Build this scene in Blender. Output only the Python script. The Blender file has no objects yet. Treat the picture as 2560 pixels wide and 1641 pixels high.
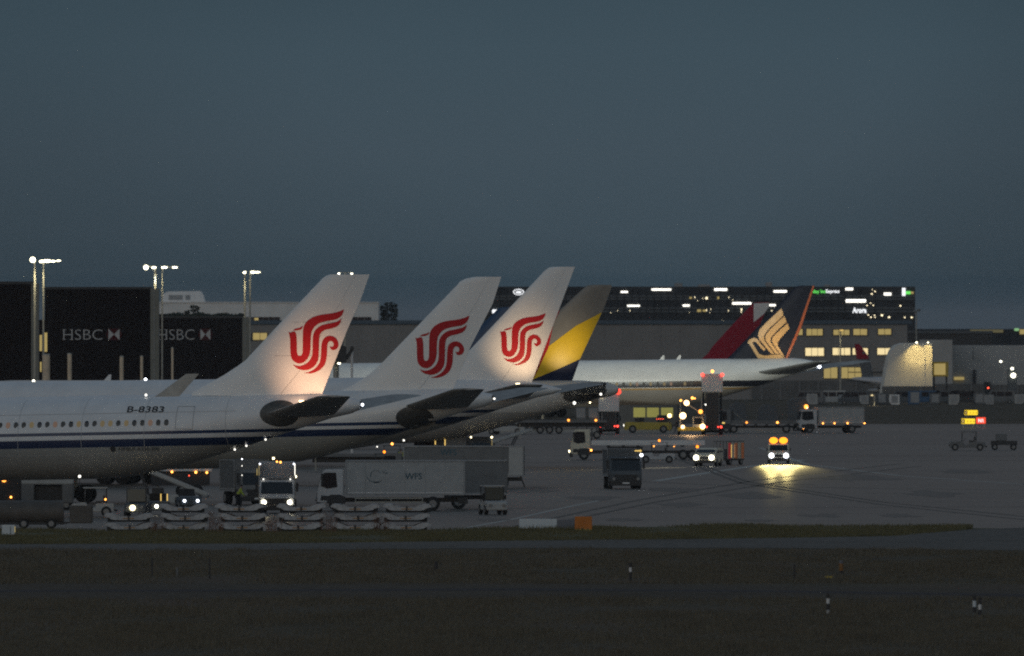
import bpy, bmesh, math, random
from mathutils import Vector, Matrix, noise
from mathutils.geometry import tessellate_polygon

RND = random.Random(11)
sc = bpy.context.scene
COL = sc.collection
PI = math.pi

# ---------------------------------------------------------------- camera, sky, sun, exposure
F = 43200.0      # focal length in photo pixels (2560 px wide)
H = 13.3         # camera height above the apron, m
HY = 814.0       # photo row of the horizon
cam_d = bpy.data.cameras.new('camera')
cam = bpy.data.objects.new('camera', cam_d)
COL.objects.link(cam)
cam.location = (0, 0, H)
cam.rotation_euler = (PI / 2, 0, 0)
cam_d.sensor_width = 36
cam_d.lens = 36 * F / 2560
cam_d.shift_y = -6.5 / 2560
cam_d.clip_start = 1
cam_d.clip_end = 60000
cam_d.dof.use_dof = True
cam_d.dof.focus_distance = 1240
cam_d.dof.aperture_fstop = 3.8
sc.camera = cam
sc.cycles.filter_width = 2.0
sc.cycles.max_bounces = 6
sc.cycles.use_denoising = False
sc.cycles.sample_clamp_indirect = 0.5
sc.cycles.sample_clamp_direct = 8

HAZE = 0.00003
SKY_W = 4.07        # noise slice picked to leave the sky brighter mid-view, like lens falloff
SKY_GAIN = 0.8
w = bpy.data.worlds.new('World')
sc.world = w
w.use_nodes = True
wn, wl = w.node_tree.nodes, w.node_tree.links
bg = wn['Background']
sky = wn.new('ShaderNodeTexSky')
sky.sky_type = 'NISHITA'
sky.sun_disc = False
sky.sun_elevation = math.radians(-2.0)
sky.sun_rotation = math.radians(205)
sky.dust_density = 1.0
sky.ozone_density = 1.3
tc = wn.new('ShaderNodeTexCoord')
sep = wn.new('ShaderNodeSeparateXYZ')
wl.new(tc.outputs['Generated'], sep.inputs[0])
mr = wn.new('ShaderNodeMapRange')
mr.inputs['From Min'].default_value = 0.0
mr.inputs['From Max'].default_value = 0.04
wl.new(sep.outputs['Z'], mr.inputs['Value'])
ramp = wn.new('ShaderNodeValToRGB')
wl.new(mr.outputs[0], ramp.inputs[0])
SKY_STOPS = [(0.0, (0.0210, 0.0430, 0.0610)), (0.066, (0.0250, 0.0480, 0.0660)), (0.078, (0.0330, 0.0560, 0.0735)), (0.13, (0.0420, 0.0650, 0.0830)),
             (0.25, (0.0470, 0.0710, 0.0900)), (0.40, (0.0440, 0.0710, 0.0910)), (0.50, (0.0390, 0.0650, 0.0840)), (1.0, (0.0340, 0.0590, 0.0790))]
els = ramp.color_ramp.elements
while len(els) < len(SKY_STOPS):
    els.new(0.5)
for e, (p, c) in zip(els, SKY_STOPS):
    e.position = p
    e.color = (*c, 1)
nz = wn.new('ShaderNodeTexNoise')
nz.noise_dimensions = '4D'
nz.inputs['W'].default_value = SKY_W
nz.inputs['Scale'].default_value = 24
nz.inputs['Detail'].default_value = 0.5
mpv = wn.new('ShaderNodeMapping')
mpv.inputs['Scale'].default_value = (1, 1, 1.6)
wl.new(tc.outputs['Generated'], mpv.inputs[0])
wl.new(mpv.outputs[0], nz.inputs['Vector'])
nr = wn.new('ShaderNodeMapRange')
nr.inputs['From Min'].default_value = 0.38
nr.inputs['From Max'].default_value = 0.62
nr.inputs['To Min'].default_value = 0.76
nr.inputs['To Max'].default_value = 1.03
wl.new(nz.outputs[0], nr.inputs[0])
mulv = wn.new('ShaderNodeVectorMath')
mulv.operation = 'SCALE'
wl.new(ramp.outputs[0], mulv.inputs[0])
wl.new(nr.outputs[0], mulv.inputs['Scale'])
sgain = wn.new('ShaderNodeVectorMath')
sgain.operation = 'MULTIPLY'
sgain.inputs[1].default_value = (1.05 * SKY_GAIN, 1.0 * SKY_GAIN, 0.88 * SKY_GAIN)
wl.new(sky.outputs[0], sgain.inputs[0])
addv = wn.new('ShaderNodeVectorMath')
addv.operation = 'ADD'
wl.new(mulv.outputs[0], addv.inputs[0])
wl.new(sgain.outputs[0], addv.inputs[1])
wl.new(addv.outputs[0], bg.inputs['Color'])
bg.inputs['Strength'].default_value = 1.06

sun_d = bpy.data.lights.new('sun', 'SUN')
sun_d.energy = 0.11
sun_d.angle = math.radians(40)
sun_d.color = (1.0, 0.93, 0.86)
sun = bpy.data.objects.new('sun', sun_d)
COL.objects.link(sun)
sun.rotation_euler = (math.radians(68), 0, math.radians(-25))

sc.view_settings.view_transform = 'Standard'
sc.view_settings.look = 'None'
sc.view_settings.exposure = 0
sc.view_settings.gamma = 1
sc.view_settings.use_curve_mapping = False


# ---------------------------------------------------------------- measuring helpers
def gy(py):                      # distance of a ground point seen at photo row py
    return F * H / (py - HY)


def P(px, py, Y):                # photo position + distance -> metres
    return Vector(((px - 1280) * Y / F, Y, H - (py - HY) * Y / F))


def G(px, py):                   # ground point
    Y = gy(py)
    return Vector(((px - 1280) * Y / F, Y, 0))


# ---------------------------------------------------------------- materials
def mat(name, col, rough=0.6, metal=0.0, var=0.12, scale=1.5, bump=0.0, spec=0.5):
    m = bpy.data.materials.new(name)
    m.use_nodes = True
    n, l = m.node_tree.nodes, m.node_tree.links
    b = n['Principled BSDF']
    b.inputs['Roughness'].default_value = rough
    b.inputs['Metallic'].default_value = metal
    b.inputs['Specular IOR Level'].default_value = spec
    t = n.new('ShaderNodeTexCoord')
    z = n.new('ShaderNodeTexNoise')
    z.inputs['Scale'].default_value = scale
    z.inputs['Detail'].default_value = 5
    l.new(t.outputs['Object'], z.inputs['Vector'])
    r = n.new('ShaderNodeMapRange')
    r.inputs['From Min'].default_value = 0.3
    r.inputs['From Max'].default_value = 0.7
    r.inputs['To Min'].default_value = 1 - var
    r.inputs['To Max'].default_value = 1 + var
    l.new(z.outputs[0], r.inputs[0])
    s = n.new('ShaderNodeVectorMath')
    s.operation = 'SCALE'
    s.inputs[0].default_value = col
    l.new(r.outputs[0], s.inputs['Scale'])
    l.new(s.outputs[0], b.inputs['Base Color'])
    if bump:
        u = n.new('ShaderNodeBump')
        u.inputs['Strength'].default_value = bump
        l.new(z.outputs[0], u.inputs['Height'])
        l.new(u.outputs[0], b.inputs['Normal'])
    return m


def emat(name, col, strength):
    m = bpy.data.materials.new(name)
    m.use_nodes = True
    n, l = m.node_tree.nodes, m.node_tree.links
    b = n['Principled BSDF']
    b.inputs['Base Color'].default_value = (*[0.5 * c for c in col], 1)
    b.inputs['Emission Color'].default_value = (*col, 1)
    b.inputs['Emission Strength'].default_value = strength
    m.cycles.emission_sampling = 'NONE'   # the small ones need no light rays
    return m


def ground_mat(name, cols, scale, stretch, rough, bump=0.3, fine=8.0, spec=0.3):
    """mottled ground: a blend of colours at two scales"""
    m = bpy.data.materials.new(name)
    m.use_nodes = True
    n, l = m.node_tree.nodes, m.node_tree.links
    b = n['Principled BSDF']
    b.inputs['Roughness'].default_value = rough
    b.inputs['Specular IOR Level'].default_value = spec
    t = n.new('ShaderNodeTexCoord')
    mp = n.new('ShaderNodeMapping')
    mp.inputs['Scale'].default_value = stretch
    l.new(t.outputs['Object'], mp.inputs[0])
    z = n.new('ShaderNodeTexNoise')
    z.inputs['Scale'].default_value = scale
    z.inputs['Detail'].default_value = 6
    z.inputs['Roughness'].default_value = 0.65
    l.new(mp.outputs[0], z.inputs['Vector'])
    cr = n.new('ShaderNodeValToRGB')
    e = cr.color_ramp.elements
    while len(e) < len(cols):
        e.new(0.5)
    for i, c in enumerate(cols):
        e[i].position = 0.3 + 0.4 * i / (len(cols) - 1)
        e[i].color = (*c, 1)
    l.new(z.outputs[0], cr.inputs[0])
    z2 = n.new('ShaderNodeTexNoise')
    z2.inputs['Scale'].default_value = fine
    z2.inputs['Detail'].default_value = 4
    l.new(mp.outputs[0], z2.inputs['Vector'])
    r = n.new('ShaderNodeMapRange')
    r.inputs['From Min'].default_value = 0.3
    r.inputs['From Max'].default_value = 0.7
    r.inputs['To Min'].default_value = 0.75
    r.inputs['To Max'].default_value = 1.25
    l.new(z2.outputs[0], r.inputs[0])
    s = n.new('ShaderNodeVectorMath')
    s.operation = 'SCALE'
    l.new(cr.outputs[0], s.inputs[0])
    l.new(r.outputs[0], s.inputs['Scale'])
    l.new(s.outputs[0], b.inputs['Base Color'])
    u = n.new('ShaderNodeBump')
    u.inputs['Strength'].default_value = bump
    u.inputs['Distance'].default_value = 0.05
    l.new(z2.outputs[0], u.inputs['Height'])
    l.new(u.outputs[0], b.inputs['Normal'])
    return m


def livery_mat(name, base, bands, tilt, rough=0.32):
    """fuselage paint: printed bands by height, following the nose-down attitude"""
    m = bpy.data.materials.new(name)
    m.use_nodes = True
    n, l = m.node_tree.nodes, m.node_tree.links
    b = n['Principled BSDF']
    b.inputs['Roughness'].default_value = rough
    t = n.new('ShaderNodeTexCoord')
    s = n.new('ShaderNodeSeparateXYZ')
    l.new(t.outputs['Object'], s.inputs[0])
    h = n.new('ShaderNodeMath')
    h.operation = 'MULTIPLY_ADD'
    h.inputs[1].default_value = tilt
    l.new(s.outputs['X'], h.inputs[0])
    l.new(s.outputs['Z'], h.inputs[2])
    cur = None
    for lo, hi, c in bands:
        g = n.new('ShaderNodeMath')
        g.operation = 'GREATER_THAN'
        g.inputs[1].default_value = lo
        l.new(h.outputs[0], g.inputs[0])
        q = n.new('ShaderNodeMath')
        q.operation = 'LESS_THAN'
        q.inputs[1].default_value = hi
        l.new(h.outputs[0], q.inputs[0])
        a = n.new('ShaderNodeMath')
        a.operation = 'MULTIPLY'
        l.new(g.outputs[0], a.inputs[0])
        l.new(q.outputs[0], a.inputs[1])
        x = n.new('ShaderNodeMix')
        x.data_type = 'RGBA'
        l.new(a.outputs[0], x.inputs[0])
        if cur is None:
            x.inputs[6].default_value = (*base, 1)
        else:
            l.new(cur, x.inputs[6])
        x.inputs[7].default_value = (*c, 1)
        cur = x.outputs[2]
    z = n.new('ShaderNodeTexNoise')
    z.inputs['Scale'].default_value = 0.8
    z.inputs['Detail'].default_value = 6
    l.new(t.outputs['Object'], z.inputs['Vector'])
    r = n.new('ShaderNodeMapRange')
    r.inputs['From Min'].default_value = 0.3
    r.inputs['From Max'].default_value = 0.7
    r.inputs['To Min'].default_value = 0.92
    r.inputs['To Max'].default_value = 1.04
    l.new(z.outputs[0], r.inputs[0])
    v = n.new('ShaderNodeVectorMath')
    v.operation = 'SCALE'
    l.new(cur, v.inputs[0])
    l.new(r.outputs[0], v.inputs['Scale'])
    l.new(v.outputs[0], b.inputs['Base Color'])
    return m


M = dict(
    white=mat('white_paint', (0.72, 0.72, 0.72), 0.4, var=0.05),
    finwhite=mat('tail_white', (0.86, 0.86, 0.85), 0.38, var=0.03, scale=0.7),
    grey=mat('grey_paint', (0.30, 0.31, 0.32), 0.45),
    stab=mat('stabilizer_grey', (0.34, 0.34, 0.33), 0.6, var=0.2),
    plate=mat('bare_metal_plate', (0.075, 0.075, 0.072), 0.5, 0.3, var=0.3, scale=3),
    wing=mat('wing_grey', (0.34, 0.35, 0.36), 0.4),
    dark=mat('dark_metal', (0.03, 0.03, 0.032), 0.55),
    black=mat('black_rubber', (0.012, 0.012, 0.012), 0.8),
    rim=mat('rim_metal', (0.25, 0.25, 0.25), 0.5, 0.3),
    glass=mat('dark_glass', (0.012, 0.016, 0.02), 0.08, var=0.02),
    red=mat('tail_red', (0.50, 0.008, 0.014), 0.5, var=0.05, spec=.25),
    navy=mat('tail_navy', (0.010, 0.013, 0.026), 0.5, spec=.15),
    navydeep=mat('tail_blue_black', (0.008, 0.014, 0.05), 0.5, spec=.2),
    gold=mat('tail_gold', (0.72, 0.44, 0.17), 0.4, var=0.04),
    orange=mat('tail_orange', (0.5, 0.10, 0.02), 0.4),
    warmgrey=mat('tail_warm_grey', (0.24, 0.22, 0.19), 0.4, var=0.06),
    yellow=mat('tail_yellow', (0.88, 0.56, 0.004), 0.4, var=0.05),
    blue=mat('tail_blue', (0.01, 0.05, 0.13), 0.4),
    crimson=mat('tail_crimson', (0.30, 0.010, 0.028), 0.6, spec=.15),
    letter=mat('black_lettering', (0.015, 0.015, 0.018), 0.5),
    teal=mat('teal_lettering', (0.03, 0.10, 0.14), 0.5),
    truck=mat('lorry_white', (0.55, 0.56, 0.57), 0.42, var=0.08),
    cream=mat('lorry_cream', (0.66, 0.62, 0.50), 0.4, var=0.06),
    boxw=mat('box_body_white', (0.40, 0.41, 0.41), 0.5, var=0.1),
    boxg=mat('box_body_grey', (0.15, 0.155, 0.16), 0.55, var=0.12),
    slate=mat('lorry_slate', (0.07, 0.085, 0.10), 0.45),
    bluegrey=mat('dolly_grey', (0.42, 0.43, 0.45), 0.6, 0.1, var=0.2, scale=4),
    tugy=mat('tug_yellow', (0.55, 0.42, 0.06), 0.5, var=0.1),
    hv=mat('hi_vis_yellow', (0.45, 0.55, 0.05), 0.7),
    trouser=mat('dark_trousers', (0.02, 0.02, 0.025), 0.8),
    skin=mat('skin_tone', (0.35, 0.22, 0.16), 0.6),
    brown=mat('dark_brown_cladding', (0.014, 0.009, 0.008), 0.9, spec=.1, var=0.25, scale=0.8),
    col=mat('pale_column', (0.20, 0.20, 0.17), 0.6),
    lightgrey=mat('pale_concrete', (0.82, 0.82, 0.81), 0.7, var=0.1, scale=0.3),
    midgrey=mat('metal_cladding', (0.24, 0.232, 0.225), 0.7, var=0.10, scale=0.25),
    roofg=mat('roof_sheet', (0.05, 0.07, 0.08), 0.8, spec=.2),
    hotel=mat('dark_hotel_glass', (0.050, 0.053, 0.058), 0.8, spec=.1, var=0.3, scale=0.2),
    canopy=mat('canopy_white', (0.74, 0.72, 0.66), 0.7, var=0.05, scale=0.4),
    pole=mat('galvanised_steel', (0.36, 0.36, 0.33), 0.5, 0.3),
    board=mat('white_board', (0.62, 0.68, 0.72), 0.5, var=0.05),
    boardg=mat('dull_grey_board', (0.15, 0.16, 0.19), 0.6),
    boxo=mat('orange_board', (0.55, 0.17, 0.012), 0.55, var=0.12, scale=2),
    leaf=mat('conifer_leaf', (0.018, 0.028, 0.016), 0.8, var=0.4, scale=6),
    bark=mat('bark', (0.05, 0.035, 0.025), 0.9),
    weed=mat('dry_weed', (0.16, 0.085, 0.055), 0.9, var=0.3),
    blade=mat('grass_blade', (0.118, 0.106, 0.048), 0.9, var=0.4, scale=0.5),
    bladed=mat('dry_grass_blade', (0.118, 0.102, 0.071), 0.9, var=0.4, scale=0.5),
    post=mat('cream_post', (0.70, 0.57, 0.42), 0.6),
    annex=mat('annex_cladding', (0.42, 0.42, 0.41), 0.7, var=0.08, scale=0.3),
    bluev=mat('van_blue', (0.02, 0.09, 0.20), 0.4),
    seam=mat('skin_joint_grey', (0.50, 0.50, 0.50), 0.5),
    stain=mat('oil_stain', (0.085, 0.075, 0.061), 0.55, var=0.3, scale=.6),
    tyremark=mat('tyre_rubber_mark', (0.088, 0.077, 0.063), 0.7, var=0.3, scale=.4),
    joint2=mat('slab_joint_fill', (0.080, 0.070, 0.058), 0.8),
    bowser=mat('bowser_dull_paint', (0.085, 0.076, 0.066), 0.6, var=0.2),
    faded=mat('faded_orange', (0.26, 0.12, 0.03), 0.7),
    undercroft_shade=mat('undercroft_shade_grey', (0.12, 0.12, 0.118), 0.8, var=.3, scale=.2),
    line=mat('worn_line_paint', (0.42, 0.42, 0.38), 0.6, var=0.3, scale=3),
    joint=mat('joint_seal', (0.025, 0.025, 0.027), 0.8),
)
E_ = dict(
    flood=emat('floodlight_glow', (1.0, 0.93, 0.66), 6),
    floods=emat('floodlight_far_glow', (1.0, 0.95, 0.75), 5),
    head=emat('headlight_glow', (1.0, 0.93, 0.72), 6),
    headb=emat('headlight_blue_glow', (0.86, 0.90, 1.0), 5),
    heady=emat('headlight_warm_glow', (1.0, 0.84, 0.50), 5),
    loader=emat('loader_lamp_glow', (1.0, 0.64, 0.30), 5),
    amber=emat('amber_glow', (1.0, 0.34, 0.05), 3.2),
    amberd=emat('amber_marker_glow', (1.0, 0.38, 0.07), 4.5),
    beacon=emat('orange_beacon_glow', (1.0, 0.24, 0.012), 3.2),
    redl=emat('red_lamp_glow', (1.0, 0.06, 0.04), 4),
    redd=emat('red_tail_glow', (1.0, 0.10, 0.05), 3),
    strip=emat('white_strip_glow', (1.0, 0.96, 0.86), 2.2),
    warm=emat('warm_window_glow', (1.0, 0.80, 0.42), 0.95),
    warmd=emat('dim_window_glow', (0.90, 0.68, 0.24), 0.36),
    warmf=emat('faint_window_glow', (0.8, 0.66, 0.3), 0.07),
    greend=emat('green_window_glow', (0.45, 0.9, 0.4), 0.5),
    pin=emat('window_speck_glow', (1.0, 0.85, 0.55), 2.2),
    green=emat('green_sign_glow', (0.16, 0.9, 0.14), 1.0),
    wsign=emat('white_sign_glow', (0.95, 0.97, 1.0), 1.3),
    ysign=emat('yellow_sign_glow', (1.0, 0.68, 0.03), 1.15),
    ymark=emat('yellow_mark_glow', (0.8, 0.5, 0.02), 0.6),
    rsign=emat('red_sign_glow', (1.0, 0.075, 0.03), 1.15),
    cab1=emat('cabin_window_amber', (0.40, 0.30, 0.15), 0.22),
    cab2=emat('cabin_window_rose', (0.42, 0.26, 0.18), 0.22),
    edged=emat('dim_lit_edge_glow', (1.0, 0.45, 0.2), 0.35),
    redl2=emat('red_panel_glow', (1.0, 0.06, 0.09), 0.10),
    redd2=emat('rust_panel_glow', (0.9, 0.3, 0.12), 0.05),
    redl2b=emat('big_red_lamp_glow', (1.0, 0.07, 0.04), 2.2),
    warmf2=emat('bus_window_glow', (0.62, 0.56, 0.14), 0.16),
    amberdd=emat('faint_amber_glow', (1.0, 0.35, 0.1), 1.0),
    edge=emat('lit_edge_glow', (1.0, 0.66, 0.18), 0.9),  # for small lamps, and for edges and reflectors that only catch light
)


# ---------------------------------------------------------------- mesh building
class MB:
    def __init__(s):
        s.v, s.f = [], []

    def add(s, vs, fs):
        o = len(s.v)
        s.v += [tuple(p) for p in vs]
        s.f += [tuple(i + o for i in f) for f in fs]
        return s

    def box(s, x0, x1, y0, y1, z0, z1):
        return s.add([(x0, y0, z0), (x1, y0, z0), (x1, y1, z0), (x0, y1, z0), (x0, y0, z1), (x1, y0, z1), (x1, y1, z1), (x0, y1, z1)],
                     [(3, 2, 1, 0), (4, 5, 6, 7), (0, 1, 5, 4), (1, 2, 6, 5), (2, 3, 7, 6), (3, 0, 4, 7)])

    def prism(s, pts, a0, a1, axis='y'):
        """extrude a closed 2D outline along an axis"""
        n = len(pts)

        def q(p, a):
            return (p[0], a, p[1]) if axis == 'y' else ((a, p[0], p[1]) if axis == 'x' else (p[0], p[1], a))
        vs = [q(p, a0) for p in pts] + [q(p, a1) for p in pts]
        fs = [(i, (i + 1) % n, n + (i + 1) % n, n + i) for i in range(n)]
        t = tessellate_polygon([[Vector((p[0], p[1], 0)) for p in pts]])
        fs += [tuple(x) for x in t] + [tuple(n + k for k in reversed(x)) for x in t]
        return s.add(vs, fs)

    def cyl(s, a, b, r0, r1=None, n=12):
        r1 = r0 if r1 is None else r1
        a, b = Vector(a), Vector(b)
        d = (b - a).normalized()
        u = d.orthogonal().normalized()
        t = d.cross(u)
        vs = []
        for p, r in ((a, r0), (b, r1)):
            vs += [p + (u * math.cos(2 * PI * i / n) + t * math.sin(2 * PI * i / n)) * r for i in range(n)]
        fs = [(i, (i + 1) % n, n + (i + 1) % n, n + i) for i in range(n)] + [tuple(range(n))[::-1], tuple(range(n, 2 * n))]
        return s.add(vs, fs)

    def bar(s, a, b, w_, h_=None):
        h_ = h_ or w_
        a, b = Vector(a), Vector(b)
        d = (b - a).normalized()
        up = Vector((0, 0, 1)) if abs(d.z) < 0.95 else Vector((0, 1, 0))
        u = d.cross(up).normalized() * w_ / 2
        t = u.cross(d).normalized() * h_ / 2
        vs = [a - u - t, a + u - t, a + u + t, a - u + t, b - u - t, b + u - t, b + u + t, b - u + t]
        return s.add(vs, [(3, 2, 1, 0), (4, 5, 6, 7), (0, 1, 5, 4), (1, 2, 6, 5), (2, 3, 7, 6), (3, 0, 4, 7)])

    def ball(s, c, r, seg=12, rings=8, sz=1.0):
        c = Vector(c)
        vs = [c + Vector((0, 0, r * sz))]
        for j in range(1, rings):
            a = PI * j / rings
            vs += [c + Vector((r * math.sin(a) * math.cos(2 * PI * i / seg), r * math.sin(a) * math.sin(2 * PI * i / seg), r * sz * math.cos(a))) for i in range(seg)]
        vs.append(c - Vector((0, 0, r * sz)))
        fs = [(0, 1 + i, 1 + (i + 1) % seg) for i in range(seg)]
        for j in range(rings - 2):
            o = 1 + j * seg
            fs += [(o + i, o + seg + i, o + seg + (i + 1) % seg, o + (i + 1) % seg) for i in range(seg)]
        o = 1 + (rings - 2) * seg
        fs += [(len(vs) - 1, o + (i + 1) % seg, o + i) for i in range(seg)]
        return s.add(vs, fs)

    def loft(s, rings, cap=True):
        n = len(rings[0])
        vs = [p for r in rings for p in r]
        fs = []
        for j in range(len(rings) - 1):
            fs += [(j * n + i, j * n + (i + 1) % n, (j + 1) * n + (i + 1) % n, (j + 1) * n + i) for i in range(n)]
        if cap:
            fs += [tuple(range(n))[::-1], tuple(range((len(rings) - 1) * n, len(rings) * n))]
        return s.add(vs, fs)

    def mesh(s, name, m, smooth=False, bevel=0.0):
        me = bpy.data.meshes.new(name)
        me.from_pydata(s.v, [], s.f)
        bm = bmesh.new()
        bm.from_mesh(me)
        bmesh.ops.remove_doubles(bm, verts=bm.verts, dist=1e-5)
        bmesh.ops.recalc_face_normals(bm, faces=bm.faces)
        if bevel:
            ed = [e for e in bm.edges if len(e.link_faces) == 2 and e.calc_face_angle(0) > 0.5]
            bmesh.ops.bevel(bm, geom=ed, offset=bevel, segments=2, affect='EDGES', clamp_overlap=True)
        bm.to_mesh(me)
        bm.free()
        me.materials.append(m)
        if smooth:
            for p in me.polygons:
                p.use_smooth = True
            if smooth != 'all':
                me.set_sharp_from_angle(angle=math.radians(40))
        return me

    def build(s, name, m, parent=None, smooth=False, bevel=0.0):
        return link(name, s.mesh(name, m, smooth, bevel), parent)


def link(name, me, parent=None, loc=None, rz=None):
    o = bpy.data.objects.new(name, me)
    COL.objects.link(o)
    if parent:
        o.parent = parent
    if loc is not None:
        o.location = loc
    if rz is not None:
        o.rotation_euler = (0, 0, rz)
    return o


def tag(o, label, cat, group=None, kind=None):
    if label:
        o['label'] = label
    if cat:
        o['category'] = cat
    if group:
        o['group'] = group
    if kind:
        o['kind'] = kind
    return o


def thing(name, label, cat, loc=(0, 0, 0), rz=0.0, group=None):
    o = bpy.data.objects.new(name, None)
    COL.objects.link(o)
    o.empty_display_size = 0.5
    o.location = loc
    o.rotation_euler = (0, 0, rz)
    return tag(o, label, cat, group)



def copy_tree(o, parent=None):
    c = o.copy()
    COL.objects.link(c)
    if parent:
        c.parent = parent
    for ch in list(o.children):
        copy_tree(ch, c)
    return c


def text2d(s, size=1.0, bold=0.0):
    cu = bpy.data.curves.new('lettering', 'FONT')
    cu.body = s
    cu.size = size
    cu.resolution_u = 3
    cu.offset = bold
    o = bpy.data.objects.new('lettering', cu)
    COL.objects.link(o)
    dg = bpy.context.evaluated_depsgraph_get()
    dg.update()
    me = o.evaluated_get(dg).to_mesh()
    vs = [(v.co.x, v.co.y) for v in me.vertices]
    fs = [tuple(p.vertices) for p in me.polygons]
    o.evaluated_get(dg).to_mesh_clear()
    bpy.data.objects.remove(o)
    bpy.data.curves.remove(cu)
    if vs:
        x0 = min(v[0] for v in vs)
        y0 = min(v[1] for v in vs)
        vs = [(x - x0, y - y0) for x, y in vs]
    return vs, fs


def text_fit(s, wd, ht, bold=0.0):
    vs, fs = text2d(s, 1.0, bold)
    mx = max(v[0] for v in vs)
    my = max(v[1] for v in vs)
    return [(x * wd / mx, y * ht / my) for x, y in vs], fs


def drape(polys, fn, step=0.5):
    """2D outlines cut into small faces and laid on a surface by fn(a, b) -> xyz"""
    mb = MB()
    for pts in polys:
        bm = bmesh.new()
        t = tessellate_polygon([[Vector((a, b, 0)) for a, b in pts]])
        vs = [bm.verts.new((a, b, 0)) for a, b in pts]
        for x in t:
            try:
                bm.faces.new([vs[i] for i in x])
            except ValueError:
                pass
        if step:
            for ax in (0, 1):
                lo = min(p[ax] for p in pts)
                hi = max(p[ax] for p in pts)
                k = math.floor(lo / step) + 1
                no = (1, 0, 0) if ax == 0 else (0, 1, 0)
                while k * step < hi:
                    co = (k * step, 0, 0) if ax == 0 else (0, k * step, 0)
                    bmesh.ops.bisect_plane(bm, geom=bm.verts[:] + bm.edges[:] + bm.faces[:], plane_co=co, plane_no=no)
                    k += 1
        bm.verts.index_update()
        mb.add([fn(v.co.x, v.co.y) for v in bm.verts], [tuple(v.index for v in f.verts) for f in bm.faces])
        bm.free()
    return mb


def smooth_closed(pts, it=2):
    """round a traced outline (corner cutting) but keep its sharp tips"""
    for _ in range(it):
        n = len(pts)
        out = []
        for i in range(n):
            a, b, c = Vector(pts[i - 1]), Vector(pts[i]), Vector(pts[(i + 1) % n])
            d1, d2 = (b - a), (c - b)
            ang = d1.angle(d2, 0) if d1.length > 1e-6 and d2.length > 1e-6 else 0
            if ang > 1.35:
                out.append(tuple(b))
            else:
                out.append(tuple(b.lerp(a, 0.25)))
                out.append(tuple(b.lerp(c, 0.25)))
        pts = out
    return pts


def spot(parent, loc, direction, energy, angle, col=(1, 0.9, 0.65), blend=0.6, size=0.15, name='beam'):
    d = bpy.data.lights.new(name, 'SPOT')
    d.energy = energy
    d.spot_size = math.radians(angle)
    d.spot_blend = blend
    d.color = col
    d.shadow_soft_size = size
    o = bpy.data.objects.new(name, d)
    COL.objects.link(o)
    if parent:
        o.parent = parent
    o.location = loc
    o.rotation_euler = Vector(direction).to_track_quat('-Z', 'Y').to_euler()
    return o


# ---------------------------------------------------------------- ground
def sheet(name, pts, z, m, kind='structure', div=0):
    mb = MB()
    t = tessellate_polygon([[Vector((p[0], p[1], 0)) for p in pts]])
    mb.add([(p[0], p[1], z) for p in pts], [tuple(x) for x in t])
    o = mb.build(name, m)
    o['kind'] = kind
    return o


def gpts(l):
    return [tuple(G(px, py)[:2]) for px, py in l]


earth = ground_mat('rough_grass', [(0.074, 0.064, 0.046), (0.118, 0.100, 0.072), (0.130, 0.094, 0.070)], 0.14, (0.6, 0.16, 1), 0.95, 0.5, 5, .05)
concrete = ground_mat('apron_concrete', [(0.074, 0.065, 0.053), (0.114, 0.100, 0.081), (0.142, 0.125, 0.101)], 0.05, (0.5, 0.14, 1), 0.46, 0.08, 2.2, 0.36)
road_m = ground_mat('service_road_concrete', [(0.105, 0.098, 0.088), (0.142, 0.132, 0.118), (0.158, 0.147, 0.131)], 0.09, (0.4, 0.3, 1), 0.9, 0.2, 3, .1)
track_m = ground_mat('old_asphalt', [(0.078, 0.065, 0.050), (0.110, 0.092, 0.072), (0.104, 0.084, 0.064)], 0.1, (0.3, 0.3, 1), 0.95, 0.3, 4, .05)
dark_strip_m = ground_mat('dark_strip_asphalt', [(0.016, 0.015, 0.018), (0.022, 0.02, 0.022)], 0.2, (0.3, 1, 1), 0.8, 0.3, 4)
verge_m = ground_mat('verge_grass', [(0.062, 0.058, 0.028), (0.100, 0.094, 0.044), (0.125, 0.114, 0.054)], 0.16, (0.5, 0.3, 1), 0.95, 0.5, 5)

big = 30000
sheet('grass_field', [(-big, -500), (big, -500), (big, 40000), (-big, 40000)], 0.0, earth)
Yv0, Yv1 = gy(1328), gy(1356)      # the verge between apron and service road
sheet('apron', [(-420, gy(1356)), (gx1 := 420, gy(1356)), (420, 2330), (-420, 2330)], 0.004, concrete)
sheet('verge', gpts([(-2500, 1328), (300, 1328), (1050, 1328), (1200, 1323), (1500, 1319), (1900, 1315), (2200, 1317), (2450, 1321), (2540, 1322),
                     (2400, 1326), (2240, 1341), (1920, 1347), (1600, 1350), (1280, 1353), (640, 1360), (0, 1362), (-2500, 1364)]), 0.008, verge_m)
sheet('service_road', gpts([(-2500, 1363), (0, 1361), (640, 1359), (1280, 1352), (1600, 1349), (1920, 1346), (2240, 1340), (2400, 1325), (2560, 1320), (5200, 1320),
                            (5200, 1379), (2560, 1377), (1920, 1371), (1280, 1371), (640, 1376), (0, 1379), (-2500, 1380)]), 0.012, road_m)
sheet('track', gpts([(-2500, 1464), (1280, 1456), (2560, 1474), (5200, 1490), (5200, 1515), (2560, 1508), (1920, 1502), (1280, 1500), (0, 1498), (-2500, 1500)]), 0.004, track_m)
sheet('dark_strip', gpts([(-2500, 1477), (0, 1475.5), (640, 1474), (1280, 1471.5), (1920, 1476), (2560, 1486), (5200, 1500),
                             (5200, 1508), (2560, 1492), (1920, 1481), (1280, 1477), (640, 1479), (0, 1480.5), (-2500, 1482)]), 0.008, dark_strip_m)  # narrow darker strip along the track


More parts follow.
